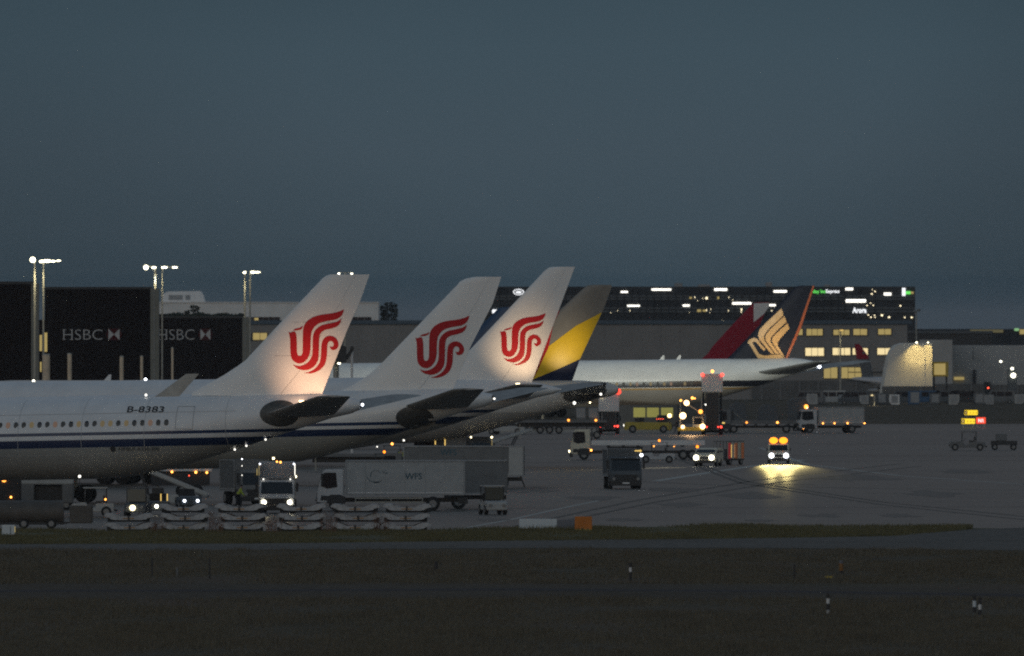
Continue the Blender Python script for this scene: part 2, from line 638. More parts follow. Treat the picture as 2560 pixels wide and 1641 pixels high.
def strip_line(name, pts, wd, z, m):
    mb = MB()
    for a, b in zip(pts[:-1], pts[1:]):
        a, b = Vector((*a, 0)), Vector((*b, 0))
        d = (b - a).normalized()
        u = Vector((-d.y, d.x, 0)) * wd / 2
        mb.add([(*(a - u)[:2], z), (*(b - u)[:2], z), (*(b + u)[:2], z), (*(a + u)[:2], z)], [(0, 1, 2, 3)])
    o = mb.build(name, m)
    o['kind'] = 'structure'
    return o


strip_line('stand_line', gpts([(1130, 1327), (1280, 1299), (1420, 1268), (1540, 1243)]), 0.35, 0.010, M['line'])
strip_line('taxi_line', gpts([(1640, 1203), (1760, 1184), (1880, 1166), (2010, 1150)]), 0.9, 0.010, M['line'])
strip_line('slab_joint', gpts([(1885, 1211.0), (2030, 1212.5)]), 1.6, 0.010, M['joint'])
strip_line('slab_joint', gpts([(1250, 1158), (1700, 1155), (2560, 1152)]), 1.0, 0.010, M['joint'])
strip_line('slab_joint', gpts([(1120, 1272), (2560, 1268)]), 0.5, 0.010, M['joint'])
strip_line('apron_edge_line', gpts([(1700, 1121), (2100, 1123), (2560, 1127)]), 1.4, 0.010, M['line'])


def stain(pts, z=0.0135):
    o = MB().add([(x, y, z) for x, y in pts], [tuple(range(len(pts)))]).build('stain', M['stain'])
    o['kind'] = 'structure'


sr = random.Random(21)
for px, py, a_, b_ in ((1480, 1246, 2.6, 20), (1700, 1262, 1.8, 16), (1330, 1225, 2.2, 26), (1880, 1240, 2.4, 30), (2150, 1195, 3.4, 34), (2330, 1235, 2.2, 28), (2050, 1290, 1.6, 12), (1560, 1300, 1.3, 10),
                       (2420, 1180, 3.0, 30), (1680, 1225, 2.4, 18), (1900, 1302, 1.1, 7), (2250, 1290, 1.6, 14), (1230, 1300, 1.2, 9)):
    g = G(px, py)
    ph = [sr.uniform(.55, 1.2) for _ in range(18)]
    stain([(g.x + a_ * ph[i] * math.cos(2 * PI * i / 18), g.y + b_ * ph[(i + 5) % 18] * math.sin(2 * PI * i / 18)) for i in range(18)])
for pts in ([(1290, 1316), (1600, 1250), (1900, 1200), (2250, 1160)], [(1340, 1318), (1640, 1256), (1950, 1206), (2300, 1166)], [(2560, 1300), (2200, 1262), (1850, 1208), (1700, 1150)],
            [(2560, 1292), (2215, 1257), (1868, 1205), (1716, 1149)], [(1500, 1200), (1800, 1214), (2200, 1222), (2560, 1226)]):
    strip_line('tyre_mark', gpts(pts), 0.45, 0.0125, M['tyremark'])
for py, wd_ in ((1178, .5), (1199, .4), (1233, .35), (1255, .3), (1284, .25), (1303, .2), (1140, .8), (1110, 1.2)):
    strip_line('slab_joint', gpts([(1050, py + .6), (1700, py), (2600, py + .8)]), wd_, 0.0105, M['joint2'])
strip_line('stand_line', gpts([(2560, 1212), (2250, 1190), (2020, 1162), (1900, 1120)]), .5, 0.0115, M['line'])


def blades(name, area, n, h0, h1, wd, m, z0, seed):
    r = random.Random(seed)
    vs, fs = [], []
    for _ in range(n):
        x, y = area(r)
        q = noise.noise(Vector((x * .16, y * .045, seed)))
        if q < r.uniform(-.55, .35):
            continue
        h = r.uniform(h0, h1) * r.uniform(0.5, 1) * (1 + max(0, q) * 1.2)
        a = r.uniform(-0.7, 0.7)
        dx, dy = math.cos(a) * wd, math.sin(a) * wd
        lx, ly = r.uniform(-0.5, 0.5) * h, r.uniform(-0.4, 0.4) * h
        k = len(vs)
        vs += [(x - dx, y - dy, z0), (x + dx, y + dy, z0), (x + lx, y + ly, z0 + h)]
        fs.append((k, k + 1, k + 2))
    me = bpy.data.meshes.new(name)
    me.from_pydata(vs, [], fs)
    me.materials.append(m)
    o = link(name, me)
    o['kind'] = 'stuff'
    return o


def area_band(x0, x1, f0, f1):
    def a(r):
        px = r.uniform(x0, x1)
        return tuple(G(px, r.uniform(f0(px), f1(px)))[:2])
    return a


def lerp_tab(tab):
    def f(x):
        for (a, va), (b, vb) in zip(tab[:-1], tab[1:]):
            if x <= b:
                return va + (vb - va) * max(0, (x - a)) / (b - a)
        return tab[-1][1]
    return f


vt = lerp_tab([(-100, 1328), (1050, 1328), (1200, 1323), (1500, 1319), (1900, 1315), (2200, 1317), (2450, 1321), (2700, 1322)])
vb = lerp_tab([(-100, 1361), (640, 1359), (1280, 1352), (1600, 1349), (1920, 1346), (2240, 1340), (2400, 1326), (2440, 1322), (2700, 1322)])
blades('grass', area_band(-100, 2430, lambda x: vt(x) - 1.0, lambda x: vb(x) + 1.0), 110000, 0.06, 0.30, 0.025, M['blade'], 0.0, 1)
blades('grass', area_band(-100, 2660, lambda x: 1376 + 2.5 * math.sin(x * .05) * math.sin(x * .013), lambda x: 1461), 130000, 0.05, 0.28, 0.022, M['bladed'], 0.0, 2)
blades('grass', area_band(-100, 2660, lambda x: 1498, lambda x: 1665), 170000, 0.05, 0.30, 0.018, M['bladed'], 0.0, 3)


# ---------------------------------------------------------------- airliners
class Loc:
    """photo position -> the aircraft's own axes (u forward from the tail cone, v to port, z up)"""
    def __init__(s, px, Y, yaw):
        s.O = Vector(((px - 1280) * Y / F, Y))
        s.c, s.s = math.cos(yaw), math.sin(yaw)
        s.rz = PI - yaw

    def uz(s, px, py, v=0.0):
        k = px - 1280
        u = (F * (s.O.x - v * s.s) - k * (s.O.y - v * s.c)) / (F * s.c + k * s.s)
        Y = s.O.y + u * s.s - v * s.c
        return u, H - (py - HY) * Y / F


def interp(tab, x):
    if x <= tab[0][0]:
        return tab[0][1]
    for (a, va), (b, vb) in zip(tab[:-1], tab[1:]):
        if x <= b:
            return va + (vb - va) * (x - a) / (b - a)
    return tab[-1][1]


DEPTH = [(0, .40), (.6, .50), (2, .60), (4.5, .86), (6.9, 1.12), (9.2, 1.36), (13.6, 1.79), (17, 1.97), (19, 2.0)]
AIRF = [(1.0, 0.002), (0.8, .35), (0.55, .78), (0.3, 1.0), (0.12, .75), (0.03, .4), (0.0, 0.0)]


def aero_section(le, chord, axis, half_t, back=(-1, 0, 0)):
    """closed aerofoil ring: le point, chord along back, thickness along axis"""
    le, ax, bk = Vector(le), Vector(axis), Vector(back)
    up = [le + bk * (x * chord) + ax * (y * half_t) for x, y in AIRF]
    dn = [le + bk * (x * chord) - ax * (y * half_t) for x, y in reversed(AIRF[:-1])]
    return up + dn


class Airliner:
    def __init__(s, label, px, Y, yaw, L, R, crown, tilt, livery, finpaint, sc_=None):
        s.L, s.R, s.crown, s.tilt = L, R, crown, tilt
        s.k = R / 2.82
        s.drop = Airliner.drop
        s.loc = Loc(px, Y, yaw)
        s.t = thing('airliner', label, 'airliner', (s.loc.O.x, s.loc.O.y, 0), s.loc.rz, 'airliners parked on the stands')
        s.finpaint = finpaint
        s.fuselage(livery)

    drop = 0.0

    def top(s, u):
        t = s.crown - s.tilt * u - s.drop * max(0, 1 - u / 16) ** 1.3
        k = s.k
        if u < 3.2 * k:
            t -= 0.5 * k * (1 - u / (3.2 * k)) ** 1.6
        n = s.L - u
        if n < 9 * k:
            x = 1 - n / (9 * k)
            t -= 1.25 * s.R * x ** 2.2
        return t

    def bot(s, u):
        b = s.crown - s.tilt * u - interp(DEPTH, u / s.k) * s.R
        n = s.L - u
        if n < 7 * s.k:
            x = 1 - n / (7 * s.k)
            b += 0.62 * s.R * x ** 2.4
        return b

    def half(s, u):
        rz = (s.top(u) - s.bot(u)) / 2
        ry = s.R * min(1, rz / s.R) ** 0.92
        return rz, ry

    def side(s, u, z, off=0.02):
        rz, ry = s.half(u)
        zc = (s.top(u) + s.bot(u)) / 2
        q = max(0.0, 1 - ((z - zc) / rz) ** 2)
        return (u, ry * math.sqrt(q) + off, z)

    def fuselage(s, livery):
        st = [0, .3, .7, 1.2, 2, 3, 4.5, 6, 7.5, 9, 11, 13, 15, 17, 19]
        st = [x * s.k for x in st]
        x = 22 * s.k
        while x < s.L - 10 * s.k:
            st.append(x)
            x += 3
        st += [s.L - q * s.k for q in (9, 7.5, 6, 4.5, 3.2, 2.2, 1.4, .8, .35, .08)]
        rings = []
        N = 44
        for u in st:
            rz, ry = s.half(u)
            zc = (s.top(u) + s.bot(u)) / 2
            rings.append([(u, ry * math.cos(2 * PI * i / N), zc + rz * math.sin(2 * PI * i / N)) for i in range(N)])
        MB().loft(rings).build('fuselage', livery, s.t, smooth=True)
        rz, ry = s.half(0)
        zc = (s.top(0) + s.bot(0)) / 2
        MB().cyl((-.05, 0, zc), (.35, 0, zc), rz * .72, rz * .8, 14).build('exhaust_cone', M['dark'], s.t, True)

    # fin: leading / trailing edges traced from the photo in the plane of symmetry
    def fin(s, le, te, hinge=0.70, m=None, thick=0.10, cap=True):
        s.le = sorted([(z, u) for u, z in (s.loc.uz(*p) for p in le)])
        s.te = sorted([(z, u) for u, z in (s.loc.uz(*p) for p in te)])
        zlo = min(s.le[0][0], s.te[0][0])
        zhi = max(s.le[-1][0], s.te[-1][0])
        zs = sorted(set([zlo, zhi] + [z for z, _ in s.le] + [z for z, _ in s.te]))
        s.thick = thick
        front, rear = [], []
        for z in zs:
            a, b = interp(s.le, z), interp(s.te, z)
            ch = max(a - b, .3)
            ht = thick * min(ch, 7 * s.k) / 2
            ring = aero_section((a, 0, z), ch, (0, 1, 0), ht)
            f, r = [], []
            nose = a - hinge * ch
            hy = ht * s.prof(hinge)
            fr = [p for p in ring if p.x > nose]
            up = sorted([p for p in fr if p.y > 0], key=lambda p: p.x)
            dn = sorted([p for p in fr if p.y < 0], key=lambda p: -p.x)
            lead = [p for p in fr if abs(p.y) <= 1e-9]
            front.append([Vector((nose, hy, z))] + up + lead[:1] + dn + [Vector((nose, -hy, z))])
            h2 = ht * s.prof(hinge + .004)
            n2 = nose - .0035 * ch
            rear.append([Vector((b, .02, z)), Vector((b + .12 * ch, ht * s.prof(.88), z)), Vector((n2, h2, z)),
                         Vector((n2, -h2, z)), Vector((b + .12 * ch, -ht * s.prof(.88), z)), Vector((b, -.02, z))])
        m = m or s.finpaint
        fo = MB().loft(front).build('fin', m, s.t, smooth=True)
        MB().loft(rear).build('rudder', m, s.t, smooth=True)
        s.finobj = fo

    @staticmethod
    def prof(x):
        return interp(sorted([(a, b) for a, b in AIRF]), x)

    def finside(s, u, z, off=0.025):
        a, b = interp(s.le, z), interp(s.te, z)
        ch = max(a - b, .3)
        ht = s.thick * min(ch, 7 * s.k) / 2
        x = min(1, max(0, (a - u) / ch))
        return (u, ht * s.prof(x) + off, z)

    def finmark(s, name, polys, m, tr=None, both=False, off=0.025, step=.45):
        """paint marks on the fin flank; polys in photo coordinates (tr maps them there)"""
        pl = [[s.loc.uz(*(tr(*p) if tr else p)) for p in q] for q in polys]
        mb = drape(pl, lambda u, z: s.finside(u, z, off), step)
        if both:
            mb2 = drape(pl, lambda u, z: (u, -s.finside(u, z, off)[1], z), step)
            mb.add(mb2.v, mb2.f)
        return mb.build(name, m, s.t)

    def stabs(s, root_le, root_c, zr, tip_le, tip_c, span, zt, m=None):
        for sg in (1, -1):
            rings = [aero_section((root_le + .8, sg * .25, zr - .03), root_c + .4, (0, 0, 1), root_c * .055),
                     aero_section((root_le, sg * 1.1, zr), root_c, (0, 0, 1), root_c * .05),
                     aero_section((tip_le + .35, sg * (span - .35), zt - .04), tip_c + .25, (0, 0, 1), tip_c * .05),
                     aero_section((tip_le - .5, sg * span, zt), tip_c * .7, (0, 0, 1), tip_c * .03)]
            MB().loft(rings).build('stabilizer', m or M['stab'], s.t, smooth=True)

    def wings(s, rle, zr, tip_le, span, zt, chord=11.5, tipc=2.4, winglet=None, m=None, logo=None):
        k = s.k
        for sg in (1, -1):
            kv = span * .33
            kle = rle + (tip_le - rle) * .31
            rings = [aero_section((rle + 1, sg * 1.2, zr - .1), chord + 1, (0, 0, 1), chord * .06),
                     aero_section((rle, sg * 2.7 * k, zr), chord, (0, 0, 1), chord * .058),
                     aero_section((kle, sg * kv, zr + (zt - zr) * .22), chord * .62, (0, 0, 1), chord * .034),
                     aero_section((tip_le, sg * span, zt), tipc, (0, 0, 1), tipc * .05)]
            wo = MB().loft(rings).build('wing', m or M['wing'], s.t, smooth=True)
            for f in (.30, .48, .66):
                vv = sg * span * f
                uu = rle + (tip_le - rle) * f - chord * (.95 - .75 * f)
                zz = zr + (zt - zr) * f ** 1.3 - .35
                fo = MB().ball((uu, vv, zz), .33, 8, 6).build('flap_fairing', m or M['wing'], s.t, True)
                fo.data.transform(Matrix.Translation((uu, vv, zz)) @ Matrix.Diagonal((5.5, 1, 1, 1)) @ Matrix.Translation((-uu, -vv, -zz)))
            if winglet:
                wle, wc, wz, out = winglet
                rg = [aero_section((tip_le - .1, sg * span, zt), tipc * .95, (0, 1, 0), .07),
                      aero_section((wle, sg * (span + out), wz), wc, (0, 1, 0), .04)]
                wl_ = MB().loft(rg).build('winglet', M['stab'], s.t, smooth=True)
            eu, ev = rle - 1.5, sg * span * .315
            ez = zr - 1.75 * k
            er = 1.5 * k
            rr = []
            for du, r in ((3.2, .80), (3.3, .93), (3.0, 1.0), (1.5, 1.06), (-.5, .98), (-2.2, .72), (-2.6, .66)):
                rr.append([(eu + du * k, ev + er * r * math.cos(2 * PI * i / 20), ez + er * r * math.sin(2 * PI * i / 20)) for i in range(20)])
            MB().loft(rr).build('engine', M['white'], s.t, smooth=True)
            MB().cyl((eu + 3.05 * k, ev, ez), (eu + 3.32 * k, ev, ez), er * .78, er * .78, 20).build('engine_intake', M['dark'], s.t, True)
            MB().prism([(eu + 2 * k, ez + er * .9), (eu - 3 * k, ez + er * 1.2), (eu - 1 * k, ez + er * .2)], ev - .2, ev + .2).build('pylon', M['white'], s.t)
            gu, gv = rle - chord * .72, sg * 3.6 * k
            MB().cyl((gu, gv, .7), (gu, gv - sg * .3, zr), .2, .2, 8).build('gear_strut', M['pole'], s.t, True)
            for du in (-.8, .8):
                for dv in (-.55, .55):
                    MB().cyl((gu + du, gv + dv - .18, .68), (gu + du, gv + dv + .18, .68), .68, .68, 16).build('gear_wheel', M['black'], s.t, True)
        nu = s.L - 6.5 * k
        MB().cyl((nu, 0, .5), (nu, 0, s.bot(nu) + .4), .15, .15, 8).build('gear_strut', M['pole'], s.t, True)
        for dv in (-.35, .35):
            MB().cyl((nu, dv - .15, .52), (nu, dv + .15, .52), .52, .52, 14).build('gear_wheel', M['black'], s.t, True)

    def lamp(s, name, u, v, z, r, m):
        return MB().ball((u, v, z), r, 10, 6).build(name, m, s.t, True)

    def lamp_px(s, name, px, py, v, r, m):
        u, z = s.loc.uz(px, py, v)
        return s.lamp(name, u, v, z, r, m)

    def windows(s, u0, pitch, n, z0, size=(.32, .43), mats=None):
        ws = {}
        for i in range(n):
            u = u0 + pitch * i
            z = z0 - s.tilt * u
            key = mats[i % len(mats)] if mats else M['glass']
            if key.name not in ws:
                me = MB()
                uc, zc = u, z
                pts = [(uc + size[0] / 2 * math.cos(a) * (abs(math.cos(a)) ** -.25 if abs(math.cos(a)) > .05 else 1),
                        zc + size[1] / 2 * math.sin(a)) for a in [2 * PI * q / 14 for q in range(14)]]
                me = drape([pts], lambda a, b: tuple(Vector(s.side(a, b, .015)) - Vector((u, 0, z))), 0)
                me = me.mesh('window', key)
                ws[key.name] = (me, s.side(u, z, 0)[1])
            me, y0 = ws[key.name]
            o = link('window', me, s.t, (u, s.side(u, z, 0)[1] - y0, z))


phoenix = [
    # neck, breast and long upper feather
    [(914, 714), (936, 722), (962, 708), (985, 716), (994, 770), (995, 915), (1008, 940), (1030, 941), (1046, 918), (1049, 880), (1050, 700), (1062, 650), (1095, 606),
     (1150, 572), (1220, 552), (1320, 541), (1385, 524), (1432, 502), (1420, 548), (1392, 580), (1345, 602), (1245, 616), (1180, 642), (1140, 690), (1124, 745), (1121, 900),
     (1095, 962), (1062, 1000), (1020, 1014), (980, 1002), (948, 972), (934, 930), (932, 760)],
    # crest
    [(958, 702), (980, 683), (1020, 677), (1051, 659), (1044, 684), (1020, 697), (988, 700)],
    # middle feather sweeping down to the left
    [(1408, 588), (1368, 620), (1300, 634), (1230, 648), (1180, 680), (1150, 722), (1140, 780), (1140, 920), (1120, 972), (1085, 1010), (1040, 1032), (1000, 1036), (958, 1020),
     (990, 1056), (1040, 1074), (1092, 1074), (1142, 1050), (1177, 1010), (1196, 960), (1200, 765), (1215, 722), (1252, 694), (1312, 684), (1368, 664), (1396, 634)],
    # lower feather with the curled end
    [(1058, 1100), (1110, 1090), (1160, 1060), (1195, 1020), (1214, 970), (1220, 830), (1235, 785), (1265, 757), (1300, 748), (1342, 760), (1370, 792), (1381, 835), (1368, 870),
     (1335, 888), (1308, 880), (1296, 850), (1320, 857), (1334, 842), (1333, 815), (1310, 797), (1287, 806), (1274, 832), (1272, 930), (1260, 1000), (1236, 1045), (1195, 1080),
     (1140, 1102), (1100, 1105)],
]
PH = [smooth_closed(p, 2) for p in phoenix]


def ph_tr(x0, x1, y0, y1):
    def t(a, b):
        return x0 + (a - 914) / (1432 - 914) * (x1 - x0), y0 + (b - 502) / (1105 - 502) * (y1 - y0)
    return t


BLUE = (0.010, 0.030, 0.095)
BLUE2 = (0.008, 0.022, 0.075)
BELLY = (0.34, 0.34, 0.32)
WHITE = (0.74, 0.75, 0.76)
YAW = math.radians(15)

# --- nearest twin-jet, registration on the rear fuselage
LV1 = livery_mat('white_blue_striped_paint', WHITE, [(6.02, 6.24, BLUE), (5.18, 5.72, BLUE2), (-5, 5.18, BELLY)], .02)
A = Airliner('white airliner nearest the camera with red bird tail and black registration on its side', 902, 1200, YAW, 63.7, 2.82, 8.62, .02, LV1, M['finwhite'])
A.fin([(824, 687.5), (816, 689.5), (807.6, 695), (727.7, 778.5), (613, 902), (592, 917), (560, 938), (480, 982)],
      [(924, 686.6), (900.8, 752), (868.8, 823.8), (803.6, 990)], hinge=.69)
A.finmark('tail_emblem', PH, M['red'], ph_tr(723.4, 861, 773.7, 934.3))
A.stabs(6.6, 5.0, 7.12, .3, 2.2, 9.5, 8.42)
A.wings(41.7, 4.3, 24.6, 28.6, 7.3, winglet=(21.0, .95, 9.85, .5))
u0, z0 = A.loc.uz(693, 1034, 2.0)
plate = [(u0 + 1.36 * math.cos(a), z0 + .92 * math.sin(a)) for a in [2 * PI * i / 28 for i in range(28)]]
drape([plate], lambda u, z: A.side(u, z, .03), .4).build('stabilizer_plate', M['plate'], A.t)
# registration
vs, fs = text_fit('B-8383', 92 * 1205 / F / math.cos(YAW), 15.5 * 1205 / F, .015)
ur, zr_ = A.loc.uz(310, 1031.5, 2.8)
MB().add([A.side(ur - x, zr_ + y, .02) for x, y in vs], fs).build('registration', M['letter'], A.t)
vs, fs = text_fit('AIRBUS A330-300', 100 * 1205 / F / math.cos(YAW), 8.5 * 1205 / F, .0)
ur, zr_ = A.loc.uz(296, 1127, 2.5)
MB().add([A.side(ur - x, zr_ + y, .02) for x, y in vs], fs).build('belly_lettering', M['dark'], A.t)
ud, zd = A.loc.uz(284, 1123, 2.5)
drape([[(ud + .2 * math.cos(a), zd + .2 * math.sin(a)) for a in [2 * PI * i / 16 for i in range(16)]]], lambda u, z: A.side(u, z, .02), 0).build('maker_emblem', M['dark'], A.t)
cm = [M['plate'], E_['cab2'], M['plate'], M['plate'], E_['cab1'], M['glass'], M['plate'], E_['cab2'], M['plate'], M['glass'], E_['cab1'], M['glass'], M['plate'], E_['cab1'], E_['cab1'], M['plate'], E_['cab1'], M['glass'], M['plate'], E_['cab2'], M['plate'], M['plate']]
uw, zw = A.loc.uz(412, 1056.5, 2.8)
A.windows(uw, 19.76 * 1205 / F / math.cos(YAW), 34, zw + .02 * uw, mats=list(reversed(cm)))
# door outline: four thin seams
ua, za = A.loc.uz(435, 1016, 2.7)
ub, zb = A.loc.uz(479, 1074, 2.6)
for q in ([(ua, za), (ua - .035, za), (ua - .035, zb), (ua, zb)], [(ub + .035, za), (ub, za), (ub, zb), (ub + .035, zb)], [(ua - .035, za), (ub + .035, za), (ub + .035, za - .035), (ua - .035, za - .035)], [(ua - .035, zb), (ub + .035, zb), (ub + .035, zb + .035), (ua - .035, zb + .035)]):
    drape([q], lambda u, z: A.side(u, z, .012), .3).build('door_seam', M['grey'], A.t)
# skin joints round the rear fuselage and along the crown
for us in (9.2, 14.9, 19.4, 24.0, 28.6):
    rz_, ry_ = A.half(us)
    zc_ = (A.top(us) + A.bot(us)) / 2
    mb = MB()
    for i in range(28):
        a0, a1 = [-1.3 + 2.75 * q / 28 for q in (i, i + 1)]
        mb.add([A.side(us, zc_ + rz_ * .999 * math.sin(a0), .012), A.side(us + .03, zc_ + rz_ * .999 * math.sin(a0), .012),
                A.side(us + .03, zc_ + rz_ * .999 * math.sin(a1), .012), A.side(us, zc_ + rz_ * .999 * math.sin(a1), .012)], [(0, 1, 2, 3)])
    mb.build('skin_joint', M['seam'], A.t)
for zs in (7.55, 4.7):
    drape([[(8.5, zs - .17), (30, zs - .6), (30, zs - .63), (8.5, zs - .2)]], lambda u, z: A.side(u, z, .012), .5).build('skin_joint', M['seam'], A.t)
for f in (.33, .62):
    z = 9.2 + 6.6 * f
    A.finmark('skin_joint', [[(880 - 60 * (1 - f), 985 - 290 * f), (640 + 150 * f, 985 - 290 * f), (640 + 150 * f, 986.2 - 290 * f), (880 - 60 * (1 - f), 986.2 - 290 * f)]], M['seam'], off=.008, step=.5)
A.lamp('tail_light', -.12, 0, A.bot(0) + .30, .10, E_['headb'])
A.lamp_px('dorsal_lamp', 365, 988, .3, .09, E_['strip'])
for px, py in ((583, 1126), (612, 1117), (660, 1100)):
    u, z = A.loc.uz(px, py, 1.0)
    A.lamp('belly_lamp', u, .6, A.bot(u) - .02, .07, E_['strip'])
# logo light in the port stabilizer root shining up the tail
ul, zl = A.loc.uz(760, 1002, 2.6)
MB().box(ul - .15, ul + .15, 3.1, 3.3, 8.0, 8.1).build('logo_light', E_['heady'], A.t)
tgt = Vector((*A.loc.uz(775, 925), 0))
spot(A.t, (ul, 4.6, 7.95), (tgt.x - ul - .3, -4.6, 2.1), 1000, 86, (1, .57, .33), 1.0, name='logo_beam')

# --- second twin-jet
LV2 = livery_mat('second_striped_paint', WHITE, [(6.05, 6.28, BLUE), (5.30, 5.80, BLUE2), (-5, 5.30, BELLY)], .02)
B = Airliner('white airliner with unlit red bird tail parked second in the row', 1232, 1285, YAW, 63.7, 2.82, 8.68, .02, LV2, M['finwhite'])
B.fin([(1185, 692.5), (1165, 697), (1150, 704), (1145, 710.6), (1000, 861), (950, 913), (925, 935), (880, 965), (840, 982)],
      [(1253, 693), (1231.7, 759.8), (1177, 866), (1128, 985)], hinge=.69)
B.finmark('tail_emblem', PH, M['red'], ph_tr(1040, 1174.6, 789.5, 945.3))
B.stabs(6.6, 5.0, 7.25, .3, 2.2, 9.5, 8.6)
B.wings(41.7, 4.3, 25.6, 28.6, 5.9, winglet=(22.4, .9, 7.9, .5))
u0, z0 = B.loc.uz(1030, 1046, 2.0)
drape([[(u0 + 1.36 * math.cos(a), z0 + .9 * math.sin(a)) for a in [2 * PI * i / 28 for i in range(28)]]], lambda u, z: B.side(u, z, .03), .4).build('stabilizer_plate', M['plate'], B.t)
B.windows(12.5, .533, 40, zw + .02 * uw + .05, mats=[M['plate'], M['glass'], E_['cab1'], M['plate']])
B.lamp('tail_light', -.12, 0, B.bot(0) + .3, .08, E_['strip'])

# --- third: bigger twin-jet, taller tail lit from below
LV3 = livery_mat('third_striped_paint', WHITE, [(6.10, 6.36, BLUE), (5.2, 5.8, BLUE2), (-5, 5.2, BELLY)], .012)
Airliner.drop = .6
Cc = Airliner('long white airliner with the tallest red bird tail, third in the row', 1405, 1440, YAW, 73.9, 3.05, 9.15, .012, LV3, M['finwhite'])
Cc.fin([(1382, 667.5), (1372.8, 669), (1363, 676), (1266, 778.5), (1170, 880), (1120, 925), (1075, 957)],
       [(1436.8, 668.8), (1398, 773), (1329, 957), (1326, 968)], hinge=.70)
Cc.finmark('tail_emblem', PH, M['red'], ph_tr(1251.7, 1365, 783, 913.5))
Cc.stabs(8.0, 5.4, 7.3, 1.2, 2.3, 10.2, 8.4)
Cc.wings(47, 4.4, 29, 32, 7.4, chord=13)
Cc.windows(15, .55, 60, 6.95, mats=[M['plate'], M['glass'], E_['cab1'], M['plate'], M['plate']])
ul, zl = Cc.loc.uz(1290, 1000, 4)
MB().box(ul - .15, ul + .15, 3.3, 3.5, 8.4, 8.5).build('logo_light', E_['heady'], Cc.t)
tgt = Cc.loc.uz(1300, 865)
spot(Cc.t, (ul + .5, 5.2, 9.0), (tgt[0] - ul - .5, -5.2, tgt[1] - 9.0), 950, 74, (1, .68, .40), 1.0, name='logo_beam')
for i, px in enumerate((270,)):
    u, z = Cc.loc.uz(px, 938, 0)
    MB().prism([(u + .45, Cc.top(u) - .1), (u - .1, Cc.top(u) + .5), (u - .28, Cc.top(u) + .5), (u - .25, Cc.top(u) - .1)], -.04, .04).build('antenna', M['white'], Cc.t)
u, z = Cc.loc.uz(84, 936, 0)
Cc.lamp('dorsal_lamp', u, 0, Cc.top(u) + .02, .12, E_['floods'])
u, z = Cc.loc.uz(364, 936, 0)
Cc.lamp('dorsal_lamp', u, 0, Cc.top(u) + .05, .13, E_['headb'])

Airliner.drop = 0.0
# --- fourth: grey, yellow and dark blue tail
LV4 = livery_mat('fourth_paint', (0.62, 0.61, 0.58), [(-5, 5.2, (0.40, 0.39, 0.37))], .012)
D_ = Airliner('airliner with grey, yellow and dark blue tail behind the third white one', 1545, 1636, math.radians(1), 66.8, 2.98, 8.1, .0, LV4, M['warmgrey'])
D_.fin([(1480, 712.5), (1468.7, 714), (1455, 724), (1399.5, 776), (1300, 872), (1255, 915), (1225, 945)],
       [(1528.7, 719), (1506, 781), (1450, 898), (1436.8, 935.6), (1425, 968)], hinge=.72)
D_.finmark('tail_band', [[(1504.5, 781.5), (1440, 815), (1372, 866), (1330, 905), (1316, 958), (1340, 946), (1400, 921), (1450, 898)]], M['yellow'], off=.03)
D_.finmark('tail_band', [[(1449.8, 898.5), (1400, 921), (1340, 946), (1300, 972), (1424, 972), (1436, 937)]], M['navydeep'], off=.03)
D_.finmark('tail_band', [[(1400, 775), (1383, 812), (1372, 868), (1340, 935), (1322, 966), (1290, 966), (1300, 905), (1340, 835)]], M['red'], off=.045)
D_.stabs(5.6, 4.4, 6.9, 3.1, 2.2, 9.8, 7.9)
ul, zl = D_.loc.uz(1420, 990, 4)
spot(D_.t, (ul, 5.0, 9.0), (.6, -5.0, 2.9), 700, 70, (1, .84, .6), 1.0, name='logo_beam')
D_.wings(43, 4.4, 27, 32, 7.2, chord=12)
u0, z0 = D_.loc.uz(1462, 985, 2.0)
drape([[(u0 + 2.05 * math.cos(a), z0 + .72 * math.sin(a) - .34 * math.cos(a)) for a in [2 * PI * i / 28 for i in range(28)]]], lambda u, z: D_.side(u, z, .03), .4).build('stabilizer_plate', M['plate'], D_.t)
D_.lamp_px('stabilizer_lamp', 1502, 986, 6, .12, E_['strip'])
D_.lamp_px('belly_lamp', 1436, 1008, 2.2, .15, E_['strip'])
D_.lamp_px('belly_lamp', 1475, 1007, 2.2, .08, E_['heady'])

